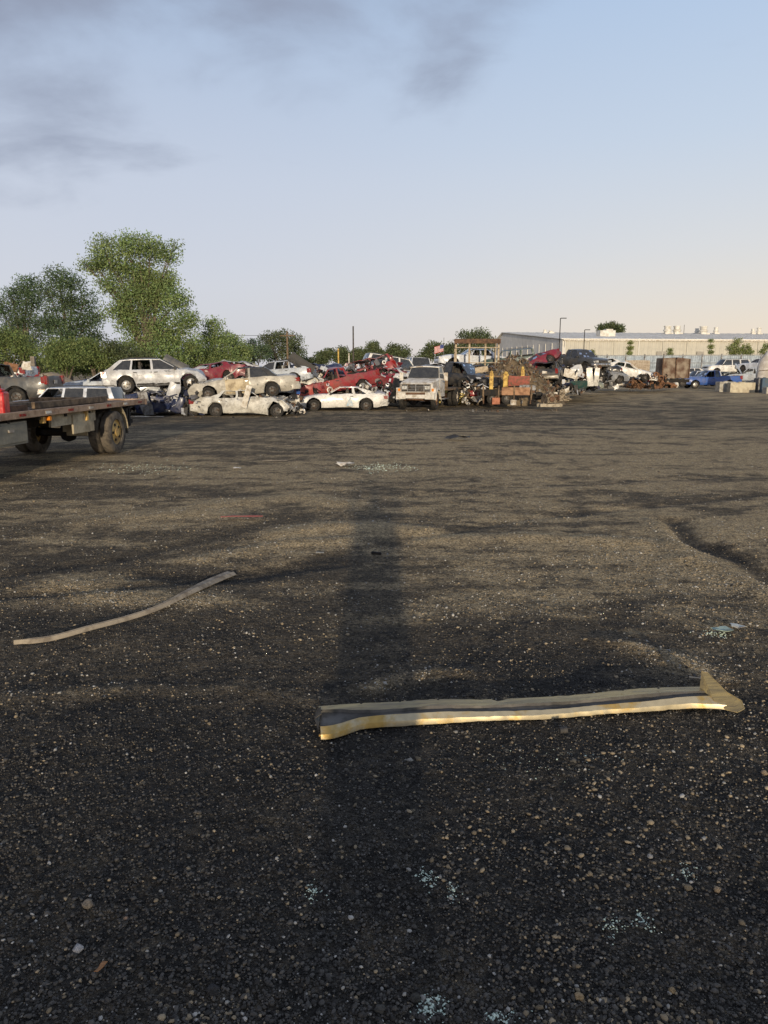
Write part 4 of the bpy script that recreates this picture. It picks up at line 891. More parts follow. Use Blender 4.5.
c0 = mound('dirt_heap', 512, 402, 47.5, 6.6, 5.0, 2.75, HEAPM, 'brown heap of dirt and shredded scrap behind the rusty trailer', 'heap', 2, .10, skew=.0)
rb = random.Random(11); m = MB()
for _ in range(950):
    a, b = rb.uniform(-1, 1), rb.uniform(-1, .3); rr = math.hypot(a, b)
    if rr > 1: continue
    z = 2.8 * (1 - rr ** 1.5); p_ = Vector((a * 3.1, b * 2.5, z + rb.uniform(-.1, .12))) + c0; s = rb.uniform(.05, .28); r = [rb.uniform(-1.5, 1.5) for _ in range(3)]
    if rb.random() < .5: m.box(p_, (s, s * .5, s * .12), r, rb.choice((0, 0, 1, 2, 3)))
    else: m.tube(p_, p_ + Vector((rb.uniform(-1, 1), rb.uniform(-1, .2), rb.uniform(-.5, .8))) * s * 1.6, s * .07, n=5, mi=rb.choice((0, 1, 2, 4)))
thing_mesh(m, 'shredded_scrap', [WOODM, RUST, GREYM, WOODP, HEAPM], 'shredded wood and metal bits covering the brown heap', 'scrap', kind='stuff', ang=25)
mound('dirt_heap', 478, 386, 54, 3.6, 4, 1.5, HEAPM, 'low brown dirt under the rusty shelter frame', 'heap', 5, .4)
mound('gravel_mound', 51, 390, 50, 5.0, 4, 1.25, surf('tan_gravel', (.34, .27, .19), (.24, .19, .13), rough=.95, scale=6, bump=.6), 'smooth tan gravel mound behind the dark grey pickup', 'mound', 7, .12)
# trailer carrying the heap front
p0 = at(504, 404, 43.3); tr = empty('dump_trailer', p0, (0, 0, R_(1)), label='low rusty trailer frame in front of the brown heap', cat='trailer')
MB().box((0, 0, .72), (3.0, 2.0, .12)).build('bed', RUST, tr)
MB().box((.45, -1.03, .74), (1.55, .06, .42)).build('side_board', surf('orange_board', (.36, .20, .11), (.22, .12, .07), scale=4), tr)
MB().box((-.95, -1.03, .68), (1.1, .06, .34)).build('side_board', DARK, tr)
for x in (-1.35, -.5, .35, 1.3): MB().box((x, -1.08, .66), (.08, .05, .78)).build('stake', WOODM, tr)
MB().tube((-.7, -1.0, .40), (-.1, -1.0, .75), .035).tube((-1.3, -.9, .05), (-1.3, -.9, .7), .04).tube((1.3, -.9, .05), (1.3, -.9, .7), .04).build('brace', RUST, tr)
for x in (-1.0, -.2):
    for s in (-1, 1): wheel(tr, (x + .2, s * .85, .32), .32, .2, s, STEELR)
m = MB(); m.box((-.65, -1.2, .22), (.42, .3, .36)); thing_mesh(m, 'orange_crate', surf('orange_crate', (.42, .16, .09), (.3, .12, .07)), 'small orange crate on the ground under the trailer', 'crate', (p0.x, p0.y, p0.z), bevel=.01)
m = MB().lathe([(.001, 0), (.17, 0), (.18, .26), (.15, .28), (.14, .05), (.001, .05)], (.32, -1.2, 0), 'z', 14); thing_mesh(m, 'white_bucket', WHITEP, 'white bucket on the ground under the trailer', 'bucket', (p0.x, p0.y, p0.z))
for px, py0, py1, w, lab in ((491, 392, 374, .22, 'leftmost of the yellow posts on the brown heap'), (505.5, 387, 374.5, .30, 'wide yellow post beside the red panel'), (522, 391, 370, .20, 'rightmost yellow post with rounded top')):
    a = at(px, py0, 43.9); h = (py0 - py1) * 43.9 / F; m = MB().box((0, 0, h / 2), (w, .15, h)).lathe([(w * .40, 0), (w * .42, .10), (.001, .18)], (0, 0, h), 'z', 10)
    thing_mesh(m, 'yellow_post', YEL, lab, 'post', a, group='yellow posts on the heap', bevel=.015)
m = MB().box((0, 0, 0), (2.6, .12, .10)); thing_mesh(m, 'rusty_rail', WOODM, 'horizontal rusty rail across the brown heap', 'rail', at(508, 376.5, 44), (0, R_(1), 0))
# shelter frame
p0 = at(476, 371, 53); sh = empty('shelter_frame', p0, (0, 0, R_(-3)), label='open shelter frame with rusty roof on pale posts above the wrecks', cat='shelter')
for x, y_ in ((-1.42, -.5), (-.52, -.7), (.55, -.7), (1.45, -.5), (-1.4, 1.4), (1.4, 1.4)): MB().box((x, y_, .98), (.12, .12, 1.98)).build('post', WOODP, sh)
for k in range(8): MB().box((-1.33 + k * .38, .35, 2.09 + .01 * (k % 2)), (.36, 2.4, .05)).build('roof_board', RUST, sh)
MB().box((0, -.83, 1.97), (3.1, .08, .30)).build('front_beam', RUST, sh); MB().box((0, -.78, 1.55), (3.0, .06, .06)).box((0, -.84, .55), (3, .05, .05)).build('cross_rail', WOODP, sh)
thing_mesh(MB().box((0, 0, .55), (.10, .10, 1.1)), 'fence_post', surf('grey_post', (.22, .19, .15), (.14, .12, .1)), 'weathered wooden post beside the tan gravel mound', 'post', at(34.5, 378, 42), group=None)
bpy.data.objects['fence_post'].scale = (2.2, 2, 1.05)
# engine on the ground
p0 = at(549.5, 407, 41); en = empty('engine_block', p0, (0, 0, R_(12)), label='greasy engine standing on a pale skid in front of the heap', cat='engine')
m = MB().box((0, 0, .42), (.50, .55, .42)).box((0, 0, .70), (.36, .5, .20), None, 0, .8).box((.25, 0, .62), (.14, .5, .16), (0, .3, 0)).box((-.25, 0, .62), (.14, .5, .16), (0, -.3, 0)).box((0, .35, .35), (.55, .35, .4)); crumple(m, .02, 5).build('block', ENGM, en, bevel=.02)
m = MB().lathe([(.02, -.36), (.14, -.36), (.16, -.31), (.05, -.30)], (0, 0, .42), 'y', 14).lathe([(.02, -.36), (.08, -.36), (.09, -.31), (.03, -.30)], (.2, 0, .6), 'y', 12).lathe([(.02, -.36), (.08, -.36), (.09, -.31), (.03, -.30)], (-.2, 0, .62), 'y', 12); m.build('pulley', RUST, en)
m = MB()
for k in range(4): m.path([Vector((.28, -.2 + k * .13, .66)), Vector((.42, -.2 + k * .13, .60)), Vector((.45, -.2 + k * .13, .35))], .028)
m.tube((-.2, -.1, .85), (-.35, .1, 1.1), .05).tube((.1, .1, .8), (.25, .0, 1.05), .04); m.build('manifold', RUST, en)
m = MB()
for s in (-.3, .1): m.box((-.05, s, .10), (1.25, .14, .16))
m.box((-.5, -.1, .16), (.12, .6, .08)).box((.45, -.1, .16), (.12, .6, .08)); m.build('skid', surf('pale_skid', (.42, .37, .28), (.25, .21, .15), scale=5, bump=.3), en, bevel=.01)
p1 = at(561, 402, 42.6)
m = MB().box((0, 0, .3), (.35, .4, .5)).tube((0, -.1, .3), (.5, -.4, .15), .06).box((.25, -.1, .2), (.3, .3, .3)).lathe([(.05, -.25), (.17, -.25), (.18, -.15), (.05, -.15)], (0, 0, .55), 'y', 12); crumple(m, .03, 5)
thing_mesh(m, 'gearbox', ENGM, 'greasy gearbox lying right of the engine on the skid', 'gearbox', p1, bevel=.01)

# loose tyres
def loose_tyre(px, py, Yd, R, rot, lab):
    h = .11; m = MB().lathe([(R * .60, -h * .9), (R * .66, -h), (R * .90, -h), (R, -h * .4), (R, h * .4), (R * .90, h), (R * .66, h), (R * .60, h * .9), (R * .58, 0), (R * .60, -h * .9)], (0, 0, 0), 'y', 20)
    thing_mesh(m, 'loose_tyre', TYRE, lab, 'tyre', at(px, py, Yd), [R_(r) for r in rot], group='loose tyres among the wrecks')
loose_tyre(599, 372, 51.5, .42, (0, 0, 70), 'upright tyre at the right shoulder of the right pile')
loose_tyre(593, 383, 51, .36, (0, 0, 15), 'tyre standing low between the cream fenders')
loose_tyre(464, 384, 45.6, .40, (0, 0, 10), 'big tyre under the black pickup fender')
loose_tyre(584, 385, 50.2, .34, (20, 0, 40), 'tyre lying low in the right pile left of the cream fenders')
loose_tyre(538, 396, 44, .32, (60, 0, 0), 'tyre leaning at the right foot of the brown heap')

# ------------------------------------------------------------ flag
p0 = at(441.5, 372, 60); fl = empty('flag_pole', p0, label='small striped flag on a thin pole behind the old white truck', cat='flag')
MB().tube((0.15, 0, 0), (.15, 0, 2.6), .025, .018).build('pole', GREYM, fl)
FR = surf('flag_red', (.55, .05, .05), (.45, .04, .04), rough=.8); FW = surf('flag_white', (.75, .73, .70), (.65, .63, .6), rough=.8); FB = surf('flag_blue', (.04, .06, .22), (.03, .05, .18), rough=.8)
def cloth(u0, u1, v0, v1):
    return [[Vector((.13 - u * .70, .09 * math.sin(u * 9 + v * 2), 2.10 - v * .52 - u * .20)) for u in np.linspace(u0, u1, 8)] for v in (v0, v1)]
m = MB()
for k in range(13):
    u0 = .42 if k < 7 else 0.
    m.grid(cloth(u0, 1, k / 13, (k + 1) / 13), 0 if k % 2 == 0 else 1)
m.grid(cloth(0, .42, 0, 7 / 13), 2); m.build('flag', [FR, FW, FB], fl)
m = MB()
for r in range(4):
    for c_ in range(5):
        u, v = .05 + c_ * .08, .06 + r * .12; p_ = Vector((.13 - u * .70, .09 * math.sin(u * 9 + v * 2) - .006, 2.10 - v * .52 - u * .20)); m.box(p_, (.02, .004, .02))
m.build('stars', FW, fl)

# ------------------------------------------------------------ scrap bin, concrete blocks, right edge objects
BINM = surf('rusty_bin', (.27, .22, .165), (.11, .065, .045), rough=.8, scale=1.3, thr=(.40, .62), bump=.5)
p0 = at(671, 387, 74); bn = empty('scrap_bin', p0, (0, 0, R_(4)), label='tall rusty brown scrap bin on a trailer left of the blue pickup', cat='bin'); bn.scale = (.88, .9, 1)
for i, x in enumerate((-.78, .74)):
    q_ = MB().prism([(x - .74, -.9 + i * .05, .85), (x + .74, -.9 + i * .05, .80 + i * .02), (x + .66 + .12 * i, -.9, 2.75 - .10 * i), (x - .66, -.9, 2.72 + .06 * i)], (0, 1.8, 0)); q_.build('bin_half', BINM, bn, bevel=.03)
for x in (-1.5, -.03, 1.45): MB().box((x, -.97, 1.75), (.10, .08, 1.8)).build('corner_post', RUST, bn)
MB().box((0, 0, .66), (3.3, 1.6, .16)).box((0, -.85, .55), (3.2, .1, .2)).build('chassis', DARK, bn)
for x in (-.9, .0, .9): wheel(bn, (x, -.7, .42), .42, .24, -1, STEELR)
thing_mesh(MB().lathe([(.001, 0), (.2, .02), (.28, .25), (.2, .5), (.001, .52)], (0, 0, 0), 'z', 14), 'white_tank', WHITEP, 'small round white tank on the ground before the scrap bin', 'tank', at(675.5, 388, 70), (0, 0, 0))
def block(px, py, Yd, s, lab, mt=CONC, rz=0):
    m = MB()
    for z in (0,): m.box((0, 0, s[2] / 2), s)
    m.box((0, 0, s[2] + .03), (s[0] * .25, s[1] * .3, .06))
    thing_mesh(m, 'concrete_block', mt, lab, 'concrete block', at(px, py, Yd), (0, 0, R_(rz)), 'big blocks at the right edge', bevel=.05)
block(725, 392.5, 68.5, (1.5, .8, .95), 'grey white concrete block left of its pair by the blue pickup', CONC, 5)
block(740.5, 393.5, 67, (2.1, .8, .95), 'wide cream concrete block right of its pair', surf('cream_concrete', (.52, .47, .35), (.38, .33, .24), rough=.9, scale=2, bump=.4), -4)
block(752, 391.5, 71, (.9, .8, 1.0), 'narrow pale block behind the wide cream block', CONC, 0)
block(757.5, 394.5, 67, (.45, .9, 1.40), 'tall slate grey block standing left of the blue block', GREYM)
block(763, 395, 66.6, (.75, .9, 1.45), 'dark blue block at the right edge', surf('slate_blue', (.06, .10, .15), (.10, .12, .13), scale=3))
block(769, 397.5, 64, (.9, .8, .85), 'low pale grey block at the very right edge', CONC)
p0 = at(770, 381, 68); wt = empty('tarped_load', p0, label='tall pale tarped load cut by the right edge above the blocks', cat='load')
m = MB(); rows = []
for z, s in ((0, 1.0), (.5, 1.02), (1.3, .95), (1.9, .78), (2.3, .55), (2.6, .35), (2.62, 0.01)): rows.append([Vector((math.cos(a) * s * 1.25, math.sin(a) * s * .9, z)) for a in np.linspace(0, 2 * math.pi, 19)])
crumple(m.grid(rows), .07, 2.).build('tarp', surf('pale_tarp', (.60, .57, .53), (.45, .41, .36), rough=.6, scale=2, bump=.5, bscale=5), wt); MB().path([Vector((-1.3, -.6, .9)), Vector((0, -1.0, 1.0)), Vector((1.3, -.6, .9))], .03).build('strap', WOODM, wt)

# ------------------------------------------------------------ fence along the back of the yard
FP = surf('pale_corrugated', (.36, .42, .48), (.27, .31, .35), rough=.5, scale=1.2, metal=.1)
f0 = at(588, 372.0, 104); f1 = at(800, 371.0, 99); L_ = (f1 - f0).length; ang = math.atan2(f1.y - f0.y, f1.x - f0.x); fz = 0.05
fe = empty('yard_fence', (f0.x, f0.y, fz), (0, 0, ang), label='long pale metal panel fence behind the cars at the right', cat='fence')
npn = 11; pw = L_ / npn
seg = MB(); rows = [[Vector((.06 + (pw - .12) * i / 36, (.03 if (i // 2) % 2 else -.03), z)) for z in (.3, 3.65)] for i in range(37)]
segm = seg.grid(rows, thick=(0, .01, 0)).mesh('fence_panel', FP, ang=20)
for k in range(npn):
    o = bpy.data.objects.new('fence_panel', segm); COL.objects.link(o); o.parent = fe; o.location = (k * pw, 0, 0)
    MB().box((k * pw, -.02, 1.95), (.14, .14, 3.9)).build('fence_post', GREYM, fe)
for z in (.5, 1.6, 2.75, 3.72): MB().box((L_ / 2, -.09, z), (L_, .05, .09)).build('fence_rail', surf('fence_rail_paint', (.22, .24, .27), (.17, .18, .20), rough=.5), fe)
# ------------------------------------------------------------ big pale building
B0 = at(564, 360, 150); B0.z = 0; d1 = Vector((.992, .125, 0)); d2 = Vector((-.125, .992, 0)); Lb, Wb, He, Hr = 95., 52., 7.5, 10.6
bd = empty('warehouse_building', B0, (0, 0, math.atan2(d1.y, d1.x)), label='long pale metal warehouse with low roof and rooftop vents', cat='building')
WALL = surf('cream_cladding', (.52, .50, .43), (.47, .45, .39), rough=.6, scale=.15, spec=.3); WALLG = surf('grey_cladding', (.70, .68, .62), (.64, .62, .57), rough=.6, scale=.15)
ROOFM = surf('pale_metal_roof', (.82, .79, .72), (.74, .72, .66), rough=.5, scale=.1); BASEM = surf('base_wall', (.27, .28, .29), (.22, .22, .22), rough=.8, scale=.3)
npn = 19; pw = Lb / npn
rows = [[Vector((.03 + (pw - .06) * i / 24, (.10 if (i // 2) % 2 else 0.), z)) for z in (2.4, He - .15)] for i in range(25)]
wm = MB().grid(rows, thick=(0, .12, 0)).mesh('wall_panel', WALL, ang=20)
for k in range(npn):
    o = bpy.data.objects.new('wall_panel', wm); COL.objects.link(o); o.parent = bd; o.location = (k * pw, 0, 0)
MB().box((Lb / 2, .25, 1.2), (Lb, .5, 2.38)).build('base_wall', BASEM, bd)
for k in range(npn + 1): MB().box((k * pw, -.13, 4.9), (.14, .10, 4.9)).build('downspout', WALLG if k % 3 == 0 else WALL, bd)
MB().box((Lb / 2, -.12, He), (Lb + .6, .35, .28)).build('gutter', WHITEP, bd)
ry = Wb * .80
g = MB().prism([(0, 0, 0), (0, Wb, 0), (0, Wb, He), (0, ry, Hr), (0, 0, He)], (.3, 0, 0)); g.v = [(v[0] - .35, v[1] + .2, v[2]) for v in g.v]; g.build('end_wall', WALLG, bd)
for k in range(13): MB().box((-.42, 2 + k * 4, 3.6), (.10, .18, 7.0)).build('wall_rib', WALLG, bd)
g = MB().prism([(-.8, -.35, He + .12), (-.8, ry, Hr + .12), (Lb, ry, Hr + .12), (Lb, -.35, He + .12)], (0, 0, .15)); g.build('roof', ROOFM, bd)
g = MB().prism([(-.8, ry + .02, Hr + .12), (-.8, Wb + .5, He + .12), (Lb, Wb + .5, He + .12), (Lb, ry + .02, Hr + .12)], (0, 0, .15)); g.build('roof', ROOFM, bd)
for k in range(40): 
    x = k * 2.4 + .5; m = MB().prism([(x, -.3, He + .29), (x + .12, -.3, He + .29), (x + .12, ry - .1, Hr + .29), (x, ry - .1, Hr + .29)], (0, 0, .06)); m.build('roof_seam', ROOFM, bd)
for px, w, h in ((663, 2.2, 3.3), (704, 1.5, 3.3)):
    a = at(px, 355, 152); x = (a - B0).dot(d1); MB().box((x, -.10, 3.9), (w, .14, 3.0)).build('louvre_door', surf('louvre', (.33, .31, .27), (.30, .28, .25)), bd)
def on_roof(px, frac): 
    y_ = ry * frac; Yd = 150 + y_; 
    for _ in range(4):
        a = at(px, 331, Yd); x = (a - B0).dot(d1); y2 = B0.y + x * d1.y + y_ * d2.y; Yd = y2
    return x, y_, He + (Hr - He) * frac + .27
VW = surf('vent_white', (.66, .64, .58), (.5, .47, .4), rough=.5, scale=1)
for px, r, h, fr in ((667.5, .80, 2.0, .85), (677, .80, 2.0, .85), (697, .45, 1.4, .9), (703.5, .85, 2.0, .82), (716, .5, 1.7, .9), (753, .4, 1.4, .9), (759, .5, 1.7, .88), (545, .35, .9, .85), (551, .5, .7, .85)):
    x, y_, z = on_roof(px, fr); m = MB().lathe([(r, 0), (r, h * .35), (r * 1.25, h * .38), (r * 1.25, h * .55), (r * .95, h * .58), (r * .95, h * .85), (r * 1.15, h * .88), (r * 1.1, h), (.01, h * 1.02)], (x, y_, z - .1), 'z', 14); m.box((x, y_, z), (r * 2.6, r * 2.6, .5)); m.build('roof_vent', VW, bd)
x, y_, z = on_roof(606, .35); MB().box((x, y_, z + .55), (3.4, 2.2, 1.3)).box((x + .5, y_, z + 1.3), (1.5, 1.6, .4)).build('rooftop_unit', VW, bd, bevel=.05)
x, y_, z = on_roof(684, .85); MB().tube((x, y_, z), (x, y_, z + 2.2), .06).build('antenna', GREYM, bd)
# parking lamps before the building
for px, pyt, Yd, lab in ((558.5, 320.5, 112, 'taller dark lamp pole in front of the warehouse end wall'), (583, 331.5, 125, 'shorter dark lamp pole right of the taller one')):
    a = at(px, 366, Yd); h = (369 - pyt) * Yd / F + 2.0; lp = empty('lamp_pole', (a.x, a.y, 0), label=lab, cat='lamp pole', group='lamp poles by the warehouse')
    MB().tube((0, 0, 0), (0, 0, h), .085, .06, 8).build('pole', DARK, lp); MB().box((.45, 0, h), (.8, .3, .10)).build('lamp_head', DARK, lp)
# utility poles and wires
poles = []
for px, pyt, pyb, Yd, r, lab, mt in ((288, 333, 375, 95, .15, 'wooden utility pole with cross arm before the round tree', WOODM), (353.5, 328, 375, 90, .11, 'tall thin dark utility pole on the horizon', surf('dark_pole', (.08, .07, .06), (.05, .045, .04))), (180, 330, 375, 88, .12, 'thin utility pole half hidden in the left trees', WOODM)):
    a = at(px, pyb, Yd); h = (369 - pyt) * Yd / F + 2.0; lp = empty('utility_pole', (a.x, a.y, 0), label=lab, cat='utility pole')
    MB().tube((0, 0, 0), (0, 0, h), r, r * .7, 8).build('pole', mt, lp)
    if Yd != 90: MB().box((0, 0, h - .5), (1.8, .1, .12)).build('cross_arm', mt, lp)
    poles.append(Vector((a.x, a.y, h)))
for k, (dz, lab) in enumerate(((0, 'upper power line running from the left trees to the wooden utility pole'), (-.9, 'middle power line between the left trees and the wooden utility pole'), (-1.9, 'lowest power line between the left trees and the wooden utility pole'))):
    A, B = poles[2], poles[0]; pts = []
    for q_ in np.linspace(-.3, 1, 14): p_ = A.lerp(B, q_); p_.z = p_.z + dz - .35 - .8 * (4 * q_ * (1 - q_)) * .35; pts.append(p_)
    thing_mesh(MB().path(pts, .022, 4), 'power_line', DARK, lab, 'power line', group='power lines at the left')
thing_mesh(MB().tube((0, 0, 0), (0, 0, 2.6), .07), 'marker_post', YEL, 'thin yellow post among the far trees left of the dark pole', 'post', (at(338.5, 366, 70).x, 70, 1.2))
thing_mesh(MB().tube((0, 0, 0), (0, 0, 2.2), .06), 'marker_post', WHITEP, 'thin white post just left of the tall dark pole', 'post', (at(349, 366, 70).x, 70, 1.2))

# ------------------------------------------------------------ trees
lm_cache = {}
def leaf_mat(name, colr):
    if name in lm_cache: return lm_cache[name]
    m = bpy.data.materials.new(name); m.use_nodes = True; t = m.node_tree; t.nodes.clear()
    a = nd(t, 'ShaderNodeAttribute', attribute_name='tint'); cc = mixc(t, 1., (*colr,), a.outputs['Color'], 'MULTIPLY')
    d = nd(t, 'ShaderNodeBsdfDiffuse'); tl = nd(t, 'ShaderNodeBsdfTranslucent'); t.links.new(cc, d.inputs[0]); t.links.new(cc, tl.inputs[0])
    mx = nd(t, 'ShaderNodeMixShader'); mx.inputs[0].default_value = .38; t.links.new(d.outputs[0], mx.inputs[1]); t.links.new(tl.outputs[0], mx.inputs[2])
    o = nd(t, 'ShaderNodeOutputMaterial'); t.links.new(mx.outputs[0], o.inputs[0]); lm_cache[name] = m; return m
BARK = surf('tree_bark', (.10, .08, .06), (.17, .14, .11), rough=.9, scale=4, bump=.6, bscale=12)
TR = np.random.default_rng(77)
def tree(label, blobs, Yd, mat, n, leaf, base=None, depth=.9, name='leafy_tree', cat='tree', group=None, clump=.30, trunk=.2, per=16):
    """blobs: (px, py, radius px) marking the lobes of the crown"""
    n = int(n * 1.6); leaf *= .80
    k = Yd / F; pts = [(at(px, py, Yd), r * k) for px, py, r in blobs]
    bx = base if base is not None else sum(b[0] for b in blobs) / len(blobs); bp = at(bx, 366, Yd); bp.z = 0
    root = empty(name, bp, label=label, cat=cat, group=group); P0 = np.array(bp)
    ar = np.array([r ** 2 for _, r in pts]); ar = ar / ar.sum(); V_, F_, T_ = [], [], []
    C_, lobe_of = [], []
    nc = n // per
    for i, (c_, r) in enumerate(pts):
        m_ = max(3, int(nc * ar[i])); d = TR.normal(size=(m_, 3)); d /= np.linalg.norm(d, axis=1)[:, None]; rad = r * TR.uniform(.15, 1.0, m_) ** .55
        ctr = np.array(c_) + np.array([0, TR.uniform(-.5, .5) * r * depth, 0]); p = ctr + d * rad[:, None] * np.array([1, depth, .92])
        C_.append(p)
    C_ = np.concatenate(C_); C_ = C_[C_[:, 2] > .2]; M = len(C_)
    Lp = np.repeat(C_, per, 0) + np.clip(TR.normal(size=(M * per, 3)), -1.5, 1.5) * clump * np.array([1, 1, .65])
    tint = np.repeat(TR.uniform(.55, 1.35, (M, 1)) * (1 + TR.uniform(-.12, .12, (M, 3)) * np.array([1, .3, .6])), per, 0) * TR.uniform(.75, 1.25, (M * per, 1))
    K_ = len(Lp); a = TR.normal(size=(K_, 3)); a /= np.linalg.norm(a, axis=1)[:, None]; b = np.cross(a, TR.normal(size=(K_, 3))); b /= np.linalg.norm(b, axis=1)[:, None]
    s = leaf * TR.uniform(.6, 1.4, (K_, 1)); q_ = np.stack([Lp - a * s, Lp - b * s * .55, Lp + a * s, Lp + b * s * .55], 1) - P0
    me = bpy.data.meshes.new('crown'); me.vertices.add(K_ * 4); me.vertices.foreach_set('co', q_.ravel()); me.loops.add(K_ * 4); me.loops.foreach_set('vertex_index', np.arange(K_ * 4, dtype=np.int32))
    me.polygons.add(K_); me.polygons.foreach_set('loop_start', np.arange(0, K_ * 4, 4, dtype=np.int32)); me.update(calc_edges=True)
    ca_ = me.attributes.new('tint', 'FLOAT_COLOR', 'POINT'); ca_.data.foreach_set('color', np.repeat(np.concatenate([tint, np.ones((K_, 1))], 1), 4, 0).astype(np.float32).ravel())
    me.materials.append(mat); o = bpy.data.objects.new('crown', me); COL.objects.link(o); o.parent = root
    top = max(p.z for p, _ in pts); tk = MB(); fork = Vector((0, 0, top * .22)); tk.tube((0, 0, -.1), fork, trunk, trunk * .75, 8)
    for c_, r in pts:
        e = Vector(c_) - bp; mid = fork.lerp(e, .5) + Vector((0, 0, .08 * top)); tk.tube(fork, mid, trunk * .5, trunk * .3, 6); tk.tube(mid, e, trunk * .3, trunk * .1, 6)
        for _ in range(4):
            dv = Vector(TR.normal(size=3)).normalized() * r * .8; tk.tube(mid.lerp(e, .6), e + dv, trunk * .14, trunk * .03, 4)
    tk.build('trunk', BARK, root); return root
L1 = leaf_mat('cottonwood_leaf', (.25, .325, .135)); L2 = leaf_mat('locust_leaf', (.13, .185, .10)); L3 = leaf_mat('shrub_leaf', (.21, .265, .105)); L4 = leaf_mat('far_leaf', (.135, .165, .085))
tree('tall bright green cottonwood tree, the largest tree at the left', [(104, 250, 13), (128, 246, 12), (96, 266, 10), (132, 272, 12), (110, 284, 10), (138, 290, 12), (156, 288, 12), (124, 308, 11), (150, 250, 13), (168, 256, 8), (116, 268, 11), (144, 278, 13), (168, 280, 11), (124, 294, 9), (150, 303, 17), (178, 302, 12), (130, 322, 14), (160, 330, 19), (186, 322, 12), (138, 350, 18), (172, 352, 18), (193, 345, 10), (114, 312, 7), (86, 264, 5), (174, 246, 4), (138, 238, 5)], 62, L1, 34000, .10, base=148, trunk=.22, clump=.42, per=44)
tree('dark tall locust tree with layered crown left of the cottonwood', [(58, 276, 10), (72, 284, 12), (48, 290, 9), (85, 300, 10), (64, 303, 14), (92, 318, 10), (75, 325, 16), (52, 320, 12), (88, 338, 12), (68, 345, 16)], 68, L2, 12500, .10, base=70, trunk=.25, clump=.40, per=44)
tree('dark locust tree at the left edge of the photo', [(28, 283, 10), (12, 296, 12), (34, 300, 12), (2, 310, 12), (24, 318, 14), (42, 332, 12), (8, 332, 14), (28, 345, 14)], 70, L2, 10500, .10, base=24, trunk=.25, clump=.40, per=44)
tree('green bushy tree low at the left edge', [(4, 340, 14), (18, 345, 14), (0, 356, 14), (26, 356, 12), (-10, 340, 16)], 58, L3, 6500, .09, base=10, name='leafy_bush', cat='bush')
tree('light green round bush behind the tan gravel mound', [(52, 352, 12), (68, 350, 12), (80, 356, 12), (60, 360, 12)], 56, L3, 6500, .085, base=65, name='leafy_bush', cat='bush')
tree('light green bush under the locust trees', [(92, 352, 12), (104, 358, 11), (84, 346, 8)], 57, L3, 4500, .085, base=95, name='leafy_bush', cat='bush')
tree('dull green bush at the foot of the cottonwood', [(122, 356, 11), (138, 360, 10), (112, 348, 8)], 57, L4, 4000, .085, base=128, name='leafy_bush', cat='bush')
tree('dense low hedge under the locust trees at the far left', [(-14, 362, 11), (2, 366, 10), (18, 367, 9), (34, 366, 9), (48, 367, 9)], 60, L4, 5200, .09, base=12, name='hedge', cat='hedge', trunk=.08)
tree('dense low hedge between the gravel mound and the silver white crossover', [(62, 367, 9), (76, 367, 9), (90, 367, 9), (104, 368, 9), (118, 367, 9)], 60, L3, 5200, .09, base=90, name='hedge', cat='hedge', trunk=.08)
tree('dense low hedge behind the roof of the silver white crossover', [(132, 366, 9), (148, 366, 10), (164, 366, 10), (180, 366, 9), (196, 367, 8), (212, 368, 8), (228, 368, 8), (244, 367, 8)], 63, L3, 6500, .09, base=180, name='hedge', cat='hedge', trunk=.08)
tree('slender bright green tree right of the cottonwood', [(214, 326, 9), (210, 340, 10), (222, 342, 10), (215, 355, 12), (228, 356, 10)], 66, L1, 5000, .095, base=216, trunk=.14)
tree('yellow green tree beside the slender tree', [(236, 345, 9), (240, 356, 10), (228, 338, 6), (246, 350, 7)], 68, L1, 3200, .09, base=238, trunk=.14)
tree('low green tree between the cottonwood and the slender tree', [(198, 352, 12), (205, 360, 12), (188, 360, 10)], 64, L3, 3500, .085, base=200, trunk=.12)
tree('round dark green tree behind the wooden utility pole', [(268, 340, 9), (282, 338, 9), (294, 341, 8), (272, 352, 11), (290, 353, 11), (300, 352, 6)], 105, L4, 5500, .13, base=282, trunk=.3, clump=.4)
tree('dark tree left of the round tree by the utility pole', [(252, 346, 7), (262, 352, 9), (250, 356, 8)], 100, L2, 2600, .13, base=256, trunk=.2, clump=.4)
FAR = [('small far tree left of the thin yellow post', [(322, 358, 6), (328, 354, 5)]), ('small dark far tree right of the thin yellow post', [(343, 352, 5), (340, 358, 7), (348, 357, 5)]), ('far tree just right of the tall dark pole', [(358, 354, 6), (353, 359, 5)]),
       ('small dark far tree above the red van', [(373, 348, 6), (368, 355, 5), (378, 354, 5)]), ('wide far tree above the white suv', [(394, 350, 7), (404, 352, 6), (388, 355, 6), (399, 357, 8)]), ('far bushy tree left of the flag', [(428, 355, 7), (434, 347, 6), (422, 360, 6)]),
       ('dark far tree between the flag and the shelter frame', [(449, 350, 7), (444, 356, 6), (452, 358, 7)]), ('broad far tree rising behind the shelter frame', [(466, 337, 8), (480, 336, 9), (472, 345, 9), (488, 342, 7), (460, 347, 8), (484, 350, 9)])]
for lab, bl in FAR: tree(lab, bl, 118, L4, int(450 * len(bl)) + 900, .17, name='far_tree', group='far trees on the horizon', trunk=.2, clump=.4)
tree('low far thicket left of the yellow post', [(305, 361, 5), (312, 362, 5), (318, 362, 5)], 120, L4, 900, .17, name='far_tree', group='far trees on the horizon', trunk=.12, clump=.4)
tree('round tree top rising behind the warehouse roof', [(603, 329, 4), (611, 327.5, 4.5), (618, 329.5, 4)], 240, L4, 2600, .32, base=610, name='far_tree', trunk=.4, clump=.8)
